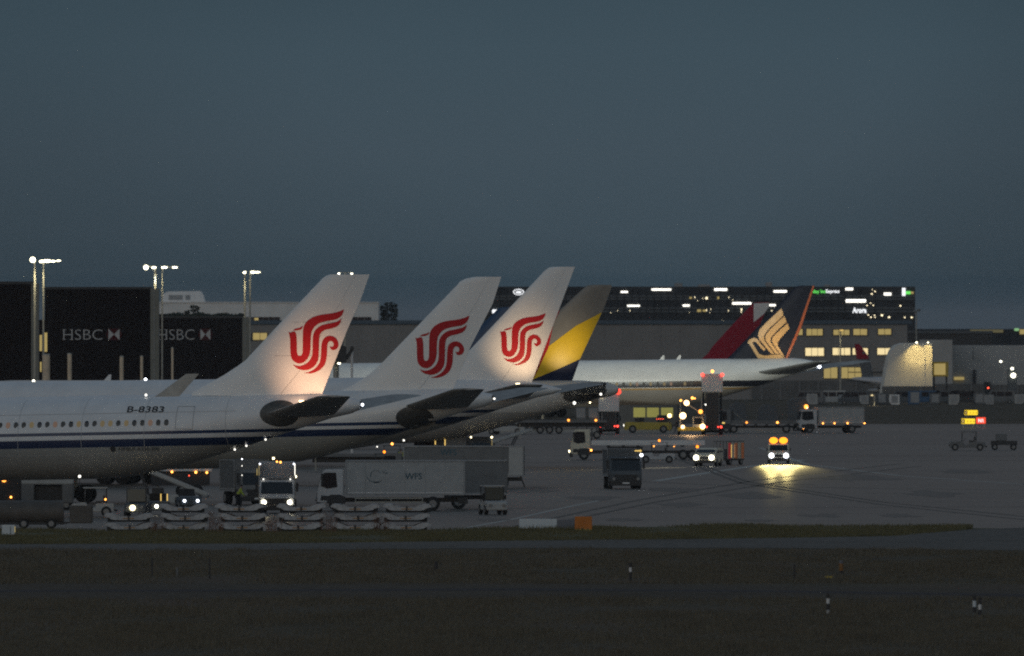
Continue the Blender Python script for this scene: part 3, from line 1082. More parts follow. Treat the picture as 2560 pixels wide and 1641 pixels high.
# --- long jet with the dark tail and gold bird
LV5 = livery_mat('fifth_paint', (0.82, 0.83, 0.82), [(5.55, 6.35, (0.022, 0.024, 0.035)), (5.25, 5.47, (0.45, 0.28, 0.09)), (-5, 5.25, (0.30, 0.29, 0.27))], .012)  # dark band paints the navy stripe together with the underside's shade
S_ = Airliner('long white airliner with dark tail, gold bird emblem and orange rear edge', 2045, 2220, YAW, 73.9, 3.1, 9.15, .012, LV5, M['navy'])
S_.fin([(2003, 714.5), (1992.7, 716), (1985, 721), (1830, 886), (1806, 908), (1790, 916)], [(2036.6, 714.6), (2003, 820), (1967, 902), (1962, 912)], hinge=.74)
c4 = lambda a, b: (1500 + a / 3.755, 660 + b / 3.755)
bird = [[(1706, 418), (1640, 482), (1560, 556), (1502, 618), (1488, 668), (1504, 712), (1550, 770), (1612, 846), (1642, 846), (1578, 760), (1549, 716), (1545, 672), (1580, 622), (1650, 555), (1726, 484), (1720, 448)],
        [(1735, 490), (1660, 560), (1597, 622), (1558, 672), (1560, 716), (1592, 762), (1652, 846), (1684, 846), (1624, 762), (1604, 728), (1612, 690), (1645, 650), (1700, 596), (1754, 546), (1748, 520)],
        [(1764, 560), (1712, 605), (1658, 656), (1624, 694), (1617, 728), (1640, 768), (1694, 848), (1736, 884), (1710, 830), (1676, 775), (1668, 744), (1700, 694), (1782, 606)],
        [(1388, 738), (1410, 708), (1450, 695), (1485, 706), (1516, 752), (1562, 806), (1540, 816), (1478, 742), (1448, 726), (1436, 742), (1500, 846), (1545, 862), (1690, 850), (1736, 888), (1490, 888), (1470, 856), (1418, 768)]]
S_.finmark('tail_emblem', bird, M['gold'], c4, off=.03, step=.8)
S_.finmark('tail_edge', [[(2032, 714.8), (2036.4, 714.8), (2003, 820), (1967, 902), (1961, 902), (1996, 820)]], M['orange'], off=.05, step=.8)
S_.stabs(8.2, 5.6, 7.2, -2.2, 2.3, 10.7, 8.7)
ul, zl = S_.loc.uz(1960, 990, 4)
spot(S_.t, (ul + 1, 5.4, 8.6), (1.0, -5.4, 5.5), 850, 95, (1, .74, .45), 1.0, name='logo_beam')
S_.wings(47, 4.4, 29, 32, 7.4, chord=13)
S_.windows(16, .9, 34, 6.02, (.34, .5), mats=[M['plate'], E_['cab1'], M['plate'], E_['cab2'], E_['cab1']])
S_.lamp('beacon', *[S_.loc.uz(1974, 905)[0], 0, S_.loc.uz(1974, 905)[1]], .30, E_['redl'])
S_.lamp('tail_light', -.25, .2, S_.bot(0) + .1, .22, E_['headb'])
for px in (1656, 1697):
    u, z = S_.loc.uz(px, 900, 0)
    MB().prism([(u + .45, S_.top(u) - .1), (u - .1, S_.top(u) + .55), (u - .28, S_.top(u) + .55), (u - .25, S_.top(u) - .1)], -.05, .05).build('antenna', M['white'], S_.t)

# --- red and white tail beyond it
LV6 = livery_mat('sixth_paint', (0.65, 0.65, 0.66), [(-5, 5.0, (0.35, 0.35, 0.35))], .012)
V_ = Airliner('airliner with red and white tail mostly hidden behind the dark tailed one', 1920, 2500, YAW, 63, 2.82, 7.9, .012, LV6, M['crimson'])
V_.fin([(1895, 756), (1886, 757.5), (1878, 763), (1814.6, 830), (1782, 866), (1770, 884), (1750, 901)], [(1923.5, 757), (1905, 800), (1866, 900)], hinge=.72)
V_.finmark('tail_patch', [[c4(1446, 372), c4(1585, 366), c4(1592, 392), c4(1540, 470), c4(1444, 548)]], M['white'], off=.03, step=.8)
V_.stabs(6.5, 5, 6.6, .3, 2.2, 9.5, 7.9)
V_.wings(41, 4.2, 25, 28, 6.8)

# --- blue tail glimpsed between the second and third white tails
LV7 = livery_mat('seventh_paint', (0.65, 0.66, 0.68), [(-5, 4.6, (0.1, 0.12, 0.2))], .012)
U_ = Airliner('airliner with dark blue tail glimpsed between two white tails', 1250, 1860, YAW, 55, 2.5, 7.2, .012, LV7, M['blue'])
U_.fin([(1262, 768), (1246, 771), (1150, 868), (1130, 884), (1105, 905)], [(1300, 770), (1225, 905)], hinge=.72)
U_.stabs(6, 4.6, 6.0, .3, 2.0, 8.5, 7.2)
U_.wings(36, 4.0, 22, 24, 6.2)

# --- small dark red tail far right
LV8 = livery_mat('eighth_paint', (0.5, 0.5, 0.52), [(-5, 3.6, (0.3, 0.3, 0.3))], .012)
T_ = Airliner('small airliner with dark red tail in front of the lit far windows', 2130, 2985, PI + .2, 14, 1.1, 4.4, .0, LV8, M['slate'])
T_.fin([(2147, 859.5), (2153, 866), (2172, 893), (2178, 915), (2186, 960)], [(2136.5, 861), (2138, 880), (2150, 915), (2158, 960)], hinge=.72)
T_.finmark('tail_panel', [[(2136.8, 861), (2147, 860), (2153, 866.4), (2171.5, 893), (2172, 898), (2142, 898), (2138.3, 880)]], M['crimson'], None, True, off=.03, step=.8)
T_.stabs(3.2, 2.4, 3.6, 0, 1.2, 4.5, 4.0)
T_.wings(8.5, 2.0, 6, 8, 2.8, chord=3, tipc=1)


# ---------------------------------------------------------------- buildings
def wall_box(mb, px0, px1, ytop, Y, depth, z0=0.0):
    a, b = P(px0, ytop, Y), P(px1, ytop, Y)
    mb.box(a.x, b.x, Y, Y + depth, z0, a.z)
    return a, b


def px_rect(px0, px1, y0, y1, Y, dy=-.06, th=.08):
    """a shallow box on a wall facing the camera"""
    a, b = P(px0, y1, Y), P(px1, y0, Y)
    return MB().box(a.x, b.x, Y + dy, Y + dy + th, a.z, b.z)


def px_text(s, px0, px1, y0, y1, Y, m, parent, name='lettering', dy=-.1, bold=0.0, lean=0.0):
    a, b = P(px0, y1, Y), P(px1, y0, Y)
    vs, fs = text_fit(s, b.x - a.x, b.z - a.z, bold)
    return MB().add([(a.x + x + lean * y, Y + dy, a.z + y) for x, y in vs], fs).build(name, m, parent)


# long dark hotel block with lit strips
YH = 3520
ho = thing('hotel', 'long dark hotel block with scattered lit strips and glowing signs on the skyline', 'hotel')
mb = MB()
wall_box(mb, 1205, 2288, 717, YH, 22)
mb.build('wall', M['hotel'], ho)
a, b = P(1205, 717, YH), P(2288, 717, YH)
for py in (741, 748, 771, 779):
    z = P(0, py, YH).z
    MB().box(a.x, b.x, YH - .25, YH - .01, z - .22, z + .22).build('floor_band', M['slate'], ho)
for q in range(0, 54):
    x = a.x + 1.5 * q + .4
    MB().box(x, x + .18, YH - .4, YH - .26, 14.2, a.z - .4).build('mullion', M['hotel'], ho)
for i, (x0, x1, y0) in enumerate(((1686, 1706, 708), (1745, 1775, 711.5), (1914, 1930, 706), (2060, 2075, 712))):
    MB().box(P(x0, y0, YH + 8).x, P(x1, y0, YH + 8).x, YH + 6, YH + 11, a.z - .2, P(x0, y0, YH + 8).z).build('roof_plant', M['grey'], ho, bevel=.1)
strips = [(1552, 1569.5, 728, 732.5), (1629, 1677.5, 722, 726.8), (1785.5, 1818, 721.5, 727), (1934, 1967, 726.3, 731.7), (1568, 1599.5, 762.8, 767), (1707, 1724, 762, 766.8),
          (1831, 1878, 756, 761.5), (1922, 1939, 761, 766), (2113.6, 2132.5, 720, 726), (2209.5, 2228, 732.3, 738.8), (2114.6, 2164.5, 749, 756.5), (1567.5, 1600, 762.5, 767)]
for x0, x1, y0, y1 in strips[:-1]:
    px_rect(x0, x1, y0, y1, YH, -.5).build('light_strip', E_['strip'], ho)
specks = [(890, 315, 3, 5), (915, 345, 2, 3), (965, 325, 2, 3), (1000, 322, 9, 8), (1210, 315, 2, 5), (1246, 338, 2, 3), (1000, 435, 3, 6), (1040, 425, 3, 3), (1205, 442, 2, 7), (1328, 430, 4, 10),
          (1325, 455, 3, 4), (1030, 460, 2, 2), (840, 455, 2, 2), (100, 460, 2, 3), (165, 440, 2, 3), (280, 440, 2, 6), (760, 545, 2, 3), (80, 545, 2, 2), (415, 545, 2, 2), (1150, 530, 1.6, 3), (1612, 440, 4, 4)]
for x, y, hx, hy in specks:
    X, Yp = c4(x, y)
    px_rect(X - hx * .3, X + hx * .3, Yp - hy * .3, Yp + hy * .3, YH, -.5).build('window', E_['pin'], ho)
for x, y, hx, hy in [(850, 320, 10, 8), (930, 440, 16, 10), (980, 440, 14, 8), (1110, 320, 8, 10)]:
    X, Yp = c4(x, y)
    px_rect(X - hx * .3, X + hx * .3, Yp - hy * .3, Yp + hy * .3, YH, -.5).build('window', E_['warmd'], ho)
c5 = lambda x, y: (1960 + x / 4.005, 680 + y / 4.005)
for x, y, hx, hy in [(885, 178, 3, 4), (912, 197, 6, 5), (880, 222, 9, 5), (867, 314, 5, 4), (893, 336, 5, 5), (832, 336, 5, 5), (1165, 340, 7, 6), (980, 435, 10, 8), (843, 432, 6, 5), (870, 455, 6, 6), (907, 437, 5, 6),
                     (910, 456, 5, 4), (1052, 455, 9, 7), (1207, 457, 6, 6), (1278, 457, 9, 6)]:
    X, Yp = c5(x, y)
    px_rect(X - hx * .25, X + hx * .25, Yp - hy * .25, Yp + hy * .25, YH, -.5).build('window', E_['pin'], ho)
# signs on the facade
px_text('Holiday Inn', 2013, 2064.5, 724.5, 736, YH, E_['green'], ho, dy=-.7, bold=.02)
px_text('Express', 2065, 2098.5, 724, 735.5, YH, E_['wsign'], ho, dy=-.7, bold=.02)
px_text('Arora', 2131, 2166, 769, 783, YH, E_['wsign'], ho, dy=-.7, bold=.03)
px_rect(2255, 2263.5, 720.5, 740, YH, -.6).build('sign_panel', E_['wsign'], ho)
px_rect(2264, 2276, 728.5, 736, YH, -.6).build('sign_panel', E_['green'], ho)
px_rect(2276.2, 2284, 729.5, 735, YH, -.6).build('sign_panel', E_['warmd'], ho)
px_rect(1230.5, 1242, 774.5, 783.5, YH, -.6).build('sign_panel', E_['wsign'], ho)
cx, cz = P(1296.5, 730.5, YH).x, P(1296.5, 730.5, YH).z
mb = MB()
N = 40
for i in range(N):
    t0, t1 = 2 * PI * i / N, 2 * PI * (i + 1) / N
    mb.add([(cx + ra * math.cos(t), YH - .6, cz + rb * math.sin(t)) for t, ra, rb in ((t0, 1.1, .62), (t1, 1.1, .62), (t1, .92, .48), (t0, .92, .48))], [(0, 1, 2, 3)])
mb.build('sign_ring', E_['wsign'], ho)
mb = MB()
crown_ = [(-.5, -.26), (.5, -.26), (.62, .22), (.3, .0), (.16, .34), (0, .05), (-.16, .34), (-.3, .0), (-.62, .22)]
mb.prism([(cx + x, cz + z) for x, z in crown_], YH - .62, YH - .58)
mb.build('sign_emblem', E_['wsign'], ho)

# terminal wall with lit windows
YT = 3095
te = thing('terminal_building', 'long grey terminal building with rows of yellow lit windows', 'building')
a, b = P(560, 812, YT), P(2268, 812, YT)
MB().box(a.x, b.x, YT, YT + 40, 0, a.z).build('wall', M['midgrey'], te)
r0, r1 = P(560, 806, YT).z, a.z
MB().prism([(YT - .2, r1 + .004), (YT - .2, r1 + .15), (YT + 12, r0 + .35), (YT + 41, r0 + .35), (YT + 41, r1)], a.x - 1, b.x + 1, 'x').build('roof', M['roofg'], te)
for k_ in range(0, 36):
    x = a.x + (b.x - a.x) * k_ / 36
    MB().box(x, x + .12, YT - .03, YT - .004, 0.2, r1 - .1).build('wall_joint', M['midgrey'], te)
wins = [(2005, 2007.5, 822, 838, 'warmd'), (1995, 2007, 823, 838, 'warmd'), (2016, 2057, 823, 839, 'warmd'), (2083, 2124, 825, 838, 'warmd'), (2133, 2168, 823, 838, 'warmd'), (2195, 2228, 823, 837, 'warmd'),
        (2013, 2060, 870.5, 890, 'warm'), (2081, 2126, 870.5, 888, 'warm'), (2131, 2170, 871, 887, 'warm'), (2193, 2232, 871, 887, 'warm'),
        (2059, 2094, 919, 946, 'warmd'), (2103, 2154, 919, 946, 'warmd'), (632, 668, 833, 850, 'warmd'), (618, 628, 835, 852, 'warmd')]
for x0, x1, y0, y1, k_ in wins[1:]:
    f = px_rect(x0 - 1.5, x1 + 1.5, y0 - 1.5, y1 + 1.5, YT, -.16, .14).build('window', M['dark'], te)
    n_ = max(1, round((x1 - x0) / 16))
    for q in range(n_):
        xa = x0 + (x1 - x0) * q / n_
        px_rect(xa + .6, xa + (x1 - x0) / n_ - .6, y0, y1, YT, -.22, .05).build('pane', E_[k_], f)
for x0, x1, y0, y1 in ((2120, 2158, 930, 932), (2172, 2215, 929, 932)):
    px_rect(x0, x1, y0, y1, YT, -.4, .1).build('walkway_rail', M['dark'], te)

# white block on the left with a rooftop tower
YW = 3330
wb = thing('white_building', 'pale flat roofed building with a dark window band above the dark tunnels', 'building')
a, b = P(396, 758, YW), P(946, 758, YW)
MB().box(a.x, b.x, YW, YW + 30, 0, a.z).build('wall', M['lightgrey'], wb)
MB().box(a.x - .15, b.x + .15, YW - .15, YW + 30.2, a.z + .003, a.z + .22).build('parapet', M['white'], wb)
for x0, x1 in ((560, 700), (720, 800), (845, 928)):
    f = px_rect(x0, x1, 793, 803, YW, -.1, .09).build('window', M['glass'], wb)
    n_ = int((x1 - x0) / 14)
    for q in range(1, n_):
        X = x0 + (x1 - x0) * q / n_
        px_rect(X - .4, X + .4, 793, 803, YW, -.16, .05).build('frame', M['grey'], f)
px_rect(636, 646, 795, 802, YW, -.2, .05).build('lit_window', E_['warmd'], wb)
t0 = P(404, 728, YW + 10)
pts = [(P(404, 0, YW).x, a.z), (P(404, 0, YW).x, P(0, 736, YW).z), (P(418, 0, YW).x, P(0, 729, YW).z), (P(500, 0, YW).x, P(0, 728, YW).z), (P(506, 0, YW).x, P(0, 738, YW).z), (P(512, 0, YW).x, a.z)]
MB().prism(pts, YW + 6, YW + 16).build('roof_tower', M['lightgrey'], wb)
mb = MB()
for x0, x1 in ((420, 455), (462, 474)):
    mb.box(P(x0, 0, YW).x, P(x1, 0, YW).x, YW + 5.9, YW + 5.99, P(0, 750, YW).z, P(0, 738, YW).z)
mb.build('tower_louvre', M['grey'], wb)


# dark tunnels with bank lettering
def tunnel(label, px0, px1, ytop, Y, logo=None, colw=24, sides='r'):
    t = thing('airbridge_tunnel', label, 'airbridge', P(px0, 0, Y).xy.to_3d(), 0, 'dark airbridge tunnels')
    ox = P(px0, 0, Y).x
    wd = P(px1, 0, Y).x - ox
    zt = P(0, ytop, Y).z
    MB().box(0, wd, 0, 7, 0, zt).build('cladding', M['brown'], t)
    n_ = int(wd / 1.4)
    for q in range(1, n_):
        MB().box(q * wd / n_ - .05, q * wd / n_ + .05, -.05, -.004, .1, zt - .1).build('panel_rib', M['brown'], t)
    MB().box(-.1, wd + .1, -.12, 7.1, zt + .003, zt + .3).build('roof_edge', M['dark'], t)
    cw = colw * Y / F
    if 'r' in sides:
        MB().box(wd + .004, wd + cw, -.3, 3, 0, zt + .1).build('end_column', M['col'], t)
        MB().box(wd + cw * .42, wd + cw * .5, -.36, -.302, 0, zt).build('column_joint', M['grey'], t)
    if logo:
        lx0, lx1, ly0, ly1, bx0, bx1 = logo
        s_ = Y / F
        za, zb = P(0, ly1, Y).z, P(0, ly0, Y).z
        x = (lx0 - px0) * s_
        tw = (lx1 - lx0) * s_
        vs, fs = text_fit('HSBC', tw, zb - za, -.012)
        hh = zb - za
        m_ = MB().add([(x + u, -.08, za + v) for u, v in vs], fs)
        # slab serifs on the H and B
        h_w = tw * .235
        for u in (0.0, h_w * .76):
            for v in (0, hh * .94):
                m_.add([(x + u - .06, -.085, za + v), (x + u + h_w * .3, -.085, za + v), (x + u + h_w * .3, -.085, za + v + hh * .06), (x + u - .06, -.085, za + v + hh * .06)], [(0, 1, 2, 3)])
        m_.build('lettering', M['bankwhite'], t)
        x0, x1 = (bx0 - px0) * s_, (bx1 - px0) * s_
        z0, z1 = za - .05, zb + .1
        xm, zm = (x0 + x1) / 2, (z0 + z1) / 2
        ql = (x1 - x0) * .22
        MB().add([(x0, -.08, z0), (xm, -.08, zm), (x0, -.08, z1), (x1, -.08, z0), (x1, -.08, z1), (xm, -.08, zm)], [(0, 1, 2), (3, 4, 5)]).build('emblem_white', M['bankwhite'], t)
        MB().add([(x0, -.085, z1), (xm, -.085, zm), (x1, -.085, z1), (x0, -.085, z0), (x1, -.085, z0), (xm, -.085, zm), (x0 - ql, -.085, zm), (x0 - .02, -.085, z0), (x0 - .02, -.085, z1), (x1 + ql, -.085, zm), (x1 + .02, -.085, z1), (x1 + .02, -.085, z0)],
                 [(0, 1, 2), (3, 4, 5), (6, 7, 8), (9, 10, 11)]).build('emblem_red', M['bankred'], t)
    return t


M['bankwhite'] = mat('bank_lettering_white', (0.50, 0.50, 0.50), 0.6)
M['bankred'] = mat('bank_emblem_red', (0.07, 0.009, 0.009), 0.8, spec=.1)
tunnel('plain dark tunnel block at the left edge with a pale column', -130, 78, 711, 1900, None, 18)
tunnel('tall dark tunnel block with bank lettering between two lamp masts', 112, 376, 724, 2060, (158, 256, 824, 850, 271, 299), 21)
tunnel('lower dark tunnel block with bank lettering below the pale building', 392, 606, 796, 2350, (396, 486, 824, 850, 501, 526), 16)
# lit stair window between the first two tunnels
st = thing('stair_tower', 'narrow stair block with amber lit panes between two dark tunnels', 'stair block', P(96, 0, 2000).xy.to_3d())
wd = 24 * 2000 / F
MB().box(0, wd, 0, 3, 0, P(0, 800, 2000).z).build('wall', M['brown'], st)
for x0, x1, y0, y1 in ((99, 105, 838, 878), (107, 118, 832, 880), (100, 104, 905, 930)):
    s_ = 2000 / F
    MB().box((x0 - 96) * s_, (x1 - 96) * s_, -.06, -.01, P(0, y1, 2000).z, P(0, y0, 2000).z).build('pane', E_['warmd'], st)

# pale posts in front of the tunnels
posts = [(106, 125, 888, 'widest pale post in front of the lit stair'), (168.5, 179.5, 886, 'pale post with shaded side below the first bank lettering'), (299, 309, 893, 'pale post left of two close posts before the dark tunnel'),
         (350.5, 358, 892, 'slim pale post just left of the second mast'), (428, 434, 871, 'tall thin grey post before the lower tunnel')]
for x0, x1, y0, lab in posts:
    Y = 1745
    a, b = P(x0, y0, Y), P(x1, y0, Y)
    o = thing('post', lab, 'post', ((a.x + b.x) / 2, Y, 0), 0, 'pale posts before the tunnels')
    r = (b.x - a.x) / 2
    MB().cyl((0, 0, 0), (0, 0, a.z), r, r, 16).build('shaft', M['post'], o, True)
    MB().cyl((0, 0, a.z + .003), (0, 0, a.z + .12), r * 1.06, r * .9, 16).build('cap', M['pole'], o, True)

# airbridge head right of the nearest tail
ab = thing('airbridge', 'dark hanging airbridge cab with lamp seen right of the nearest tail', 'airbridge', P(850, 0, 1800).xy.to_3d())
s_ = 1800 / F
zf = lambda py: P(0, py, 1800).z
MB().prism([(-18 * s_, zf(907)), (16 * s_, zf(907)), (16 * s_, zf(868)), (2 * s_, zf(862)), (-6 * s_, zf(850)), (-14 * s_, zf(866))], -1.5, 1.5).build('cab', M['dark'], ab)
MB().bar((15 * s_, -1, zf(898)), (30 * s_, -1, zf(875)), .35).build('arm', M['dark'], ab)
MB().box(26 * s_, 35 * s_, -1.3, -.7, zf(877), zf(866)).build('arm_head', M['dark'], ab, bevel=.05)
MB().cyl((30 * s_, -1, 0), (30 * s_, -1, zf(879)), .13, .13, 8).build('post', M['white'], ab, True)
MB().cyl((-10 * s_, .5, 0), (-10 * s_, .5, zf(906)), .3, .3, 10).build('leg', M['pole'], ab, True)
MB().ball((-2 * s_, -1.2, zf(908.5)), .16, 10, 6, .7).build('lamp', E_['flood'], ab, True)

# right-hand white building lit from its top edge
YC = 2930
cb = thing('cargo_building', 'white rounded gable building lit by two lamps under its top edge', 'building')
prof = [(2211, 966), (2216, 925), (2222, 896), (2230, 876), (2241, 864), (2258, 858.5), (2330, 857), (2331, 966)]
pts = [(P(x, y, YC).x, max(0, P(x, y, YC).z)) for x, y in prof]
pts[0] = (pts[0][0] - .6, 0)
pts[-1] = (pts[-1][0], 0)
MB().prism(pts, YC, YC + 25).build('wall', M['canopy'], cb)
for x in (2291, 2320):
    q = P(x, 857, YC)
    MB().box(q.x - .12, q.x + .12, YC - .9, YC + .3, q.z + .02, q.z + .14).build('lamp_arm', M['pole'], cb)
    MB().ball((q.x, YC - .9, q.z + .02), .17 if x < 2300 else .13, 10, 6, .7).build('lamp', E_['flood'], cb, True)
    spot(cb, (q.x, YC - .75, q.z - .1), (0, .22, -1), 1500 if x < 2300 else 700, 118, (1, .72, .25), .9, name='wall_lamp_beam')
px_rect(2311, 2312.2, 862, 960, YC, -.08).build('wall_seam', M['lightgrey'], cb)
gbx = thing('cargo_annex', 'dull grey flat annex behind the white lit building at the right edge', 'building')
for x0, x1, yt, Y, k_ in ((2300, 2381, 850, 3090, 'annex'), (2381, 2700, 864, 3110, 'annex')):
    a, b = P(x0, yt, Y), P(x1, yt, Y)
    MB().box(a.x, b.x, Y, Y + 20, 0, a.z).build('wall', M[k_], gbx)
a, b = P(2331, 905, YC + 4), P(2371, 942, YC + 4)
MB().box(a.x, b.x, YC + 4, YC + 12, b.z, a.z).build('lit_cabin', M['tugy'], gbx)
MB().box(a.x + .3, b.x - .5, YC + 3.9, YC + 3.99, b.z + .3, a.z - .3).build('window', E_['warmd'], gbx)
for x in (a.x + .3, b.x - .3):
    MB().box(x - .15, x + .15, YC + 5, YC + 5.3, 0, b.z).build('leg', M['dark'], gbx)
for x0, x1, y0, y1 in ((2385, 2410, 943, 950), (2432, 2440, 925, 990), (2460, 2476, 955, 985)):
    px_rect(x0, x1, y0, y1, 3110, -.5, .3).build('opening', M['dark'] if x0 > 2400 else E_['warmd'], gbx)
px_rect(2432, 2433.5, 868, 900, 3109, -.2, .2).build('downpipe', M['dark'], gbx)
MB().ball(P(2502, 904, 3105), .2, 10, 6).build('wall_lamp', E_['floods'], gbx, True)

ob = thing('office_block', 'low far block at right edge with faint yellow window rows', 'building')
a, b = P(2180, 823, 3600), P(2720, 823, 3600)
MB().box(a.x, b.x, 3600, 3615, 0, a.z).build('wall', M['hotel'], ob)
for x0, x1, y0, y1, k_ in ((2425, 2508, 824.5, 832, 'warmf'), (2549, 2575, 824, 836, 'warmd'), (2536, 2547, 821.5, 827.5, 'greend')):
    px_rect(x0, x1, y0, y1, 3600, -.3).build('window', E_[k_], ob)
lw = thing('low_wall_building', 'dark low building line on the skyline left of the far right office', 'building')
a, b = P(2230, 830, 3400), P(2480, 834, 3400)
MB().box(a.x, b.x, 3400, 3410, 0, b.z).build('wall', M['dark'], lw)
MB().box(a.x - .2, b.x + .2, 3399.7, 3410, b.z + .003, b.z + .5).build('roof', M['slate'], lw)


# ---------------------------------------------------------------- lamp masts
def mast(label, px, ytop, Y, lamps, light=None, lit=True, r=.16, lampm='flood', group='floodlight masts'):
    """lamps: list of (px, py, half width px, half height px)"""
    o = P(px, ytop, Y)
    t = thing('lamp_mast', label, 'lamp mast', (o.x, Y, 0), 0, group)
    zt = o.z
    MB().cyl((0, 0, 0), (0, 0, zt), r * 1.5, r, 12).build('pole', M['pole'], t, True)
    s_ = Y / F
    xs = [(l[0] - px) * s_ for l in lamps]
    if lamps:
        MB().box(min(xs + [0]) - .1, max(xs + [0]) + .1, -.07, .07, zt - .02, zt + .12).build('crossarm', M['pole'], t)
    for (lx, ly, hw, hh) in lamps:
        x, z = (lx - px) * s_, P(0, ly, Y).z
        c = MB().ball((0, 0, 0), 1, 12, 8).build('lamp', E_[lampm] if lit else M['rim'], t, True)
        c.data.transform(Matrix.Translation((x, -.25, z)) @ Matrix.Diagonal((hw * s_, .3, hh * s_, 1)))
        MB().box(x - hw * s_ * .8, x + hw * s_ * .8, -.1, .35, z + hh * s_ * .7, z + hh * s_ * 1.05).build('lamp_housing', M['dark'], t)
    if light:
        spot(t, (0, -.8, zt - .3), (0, -.55, -1), light, 140, (1, .86, .5), .6, .4, 'floodlight_beam')
    return t


mast('lamp mast at far left with the brightest single round lamp', 87, 651, 1850, [(82, 650, 7, 7)], 2600, r=.12)
mast('lamp mast with a wide flat lamp cluster beside the brightest lamp', 108.5, 655, 1940, [(104, 654, 6, 3.4), (118, 653, 10, 3.8), (133, 653.5, 6, 2.4), (147, 652, 6, 1.4)], 1800, r=.10)
mast('lamp mast right of the tall dark tunnel with a round left lamp', 388, 668, 2130, [(365, 669, 6, 6), (385, 669.5, 6, 2.6)], 2200, r=.16)
mast('thin dim lamp mast with two flat lamps at its right', 405.5, 669, 2250, [(411, 669, 8, 2.5), (437, 669, 7, 2.2)], 900, r=.09)
mast('lamp mast above the lower tunnel with one small square lamp', 612, 681, 2400, [(611.5, 681.5, 4, 2.8)], 1500, r=.13)
mast('dark lamp mast with long narrow lamp row beside the square lamp', 625, 680, 2460, [(632, 681, 5, 3), (641, 681, 5, 2), (648, 681, 3, 1.3)], 300, r=.12)
mast('lamp mast showing only two small lamps over the nearest tail', 863, 683, 2500, [(847, 684.5, 3, 2), (879.5, 684.7, 3, 2)], 1500, r=.13, lampm='floods')
mast('unlit pale mast with lamp heads above the white lit building', 2291, 777, 3080, [(2286, 779, 4, 3), (2297, 776, 4.5, 3.5)], None, False, r=.11)
mast('short pale mast standing before the lit terminal windows', 2101, 827, 3020, [(2104, 826, 5, 1.6)], 350, r=.12, lampm='edge')
mast('small bent roadside lamp right of the far lorry', 2186, 991, 2850, [(2180, 988.5, 3.4, 2)], 260, r=.1, lampm='warm')


# ---------------------------------------------------------------- trees
def conifer(label, px, ybase, ytop, halfw, Y, seed, n=420):
    r = random.Random(seed)
    o = P(px, ybase, Y)
    t = thing('conifer_tree', label, 'tree', (o.x, Y, 0), 0, 'dark conifers on the skyline')
    zt = P(0, ytop, Y).z
    hw = halfw * Y / F
    MB().cyl((0, 0, 0), (0, 0, zt * .93), .3, .06, 8).build('trunk', M['bark'], t, True)
    mb = MB()
    z0 = zt * .25
    for _ in range(n):
        f = r.random() ** .8
        z = z0 + (zt - z0) * f
        rad = hw * (1 - f ** 2.4) * (.35 + .65 * r.random() ** .5) + .06
        a = r.uniform(0, 2 * PI)
        p = Vector((rad * math.cos(a), rad * math.sin(a), z))
        s = r.uniform(.25, .6)
        d = Vector((math.cos(a), math.sin(a), r.uniform(-.5, .6))) * s
        q = Vector((-math.sin(a), math.cos(a), r.uniform(-.3, .3))) * s * .5
        mb.add([p - q, p + q, p + d], [(0, 1, 2)])
        mb.add([p - Vector((0, 0, s * .4)), p + Vector((0, 0, s * .4)), p + d * .9], [(0, 1, 2)])
    mb.build('crown', M['leaf'], t)


for i, (px, yt, hw, lab) in enumerate(((956, 765, 6, 'shortest dark conifer against the pale building end'), (966, 758, 7, 'second conifer of the clump at the building end'), (978, 757, 8, 'tallest conifer of the clump beside the building'),
                                       (989, 760, 7, 'outer right conifer of the clump beside the building'))):
    conifer(lab, px, 806, yt, hw, 3250, 20 + i)
for i, (px, yt, hw, lab) in enumerate(((482, 764, 5, 'slim left conifer before the pale building wall'), (492, 766, 6, 'taller right conifer before the pale building wall'), (468, 779, 9, 'short broad conifer before the pale building wall'),
                                       (545, 787, 6, 'small pointed conifer above the lower dark tunnel'))):
    conifer(lab, px, 806, yt, hw, 2480, 40 + i, 300)
hb = random.Random(5)
mb = MB()
for _ in range(2600):
    x = hb.uniform(400, 606)
    p = P(x, 795 + hb.uniform(-5, 6) + 2 * math.sin(x * .11), 2420)
    s = hb.uniform(.2, .5)
    mb.add([p + Vector((-s * .5, hb.uniform(-.6, .6), 0)), p + Vector((s * .5, hb.uniform(-.6, .6), 0)), p + Vector((hb.uniform(-s, s), 0, s))], [(0, 1, 2)])
    if _ % 8 == 0:
        mb.add([(p.x - .06, 2420, 0), (p.x + .06, 2420, 0), (p.x, 2420, p.z)], [(0, 1, 2)])
o = mb.build('hedge', M['leaf'])
tag(o, 'dark ragged hedge line above the lower tunnel roof', 'hedge', None, 'stuff')

mast('tall lamp mast standing just beyond the left edge of the view', -330, 100, 1165, [(-350, 104, 14, 10), (-315, 104, 14, 10)], None, True, r=.2)
spot(None, tuple(P(-300, 110, 1160)), (8, 47, -13), 9000, 24, (1, .80, .42), 1.0, .5, 'floodlight_beam')

# dark slabs before the far walls paint the shade of recessed ground floors
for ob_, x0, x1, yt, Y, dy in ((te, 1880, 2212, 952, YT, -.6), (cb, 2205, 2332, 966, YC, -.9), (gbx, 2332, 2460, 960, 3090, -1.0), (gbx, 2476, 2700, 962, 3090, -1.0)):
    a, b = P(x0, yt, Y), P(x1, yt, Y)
    MB().box(a.x, b.x, Y + dy, Y + dy + .3, 0, a.z).build('undercroft_shade', M['undercroft_shade'], ob_)
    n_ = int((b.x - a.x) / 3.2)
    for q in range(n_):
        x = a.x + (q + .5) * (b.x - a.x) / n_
        MB().box(x - .18, x + .18, Y + dy - .12, Y + dy - .004, 0, a.z - .05).build('pillar', M['boxg'], ob_)
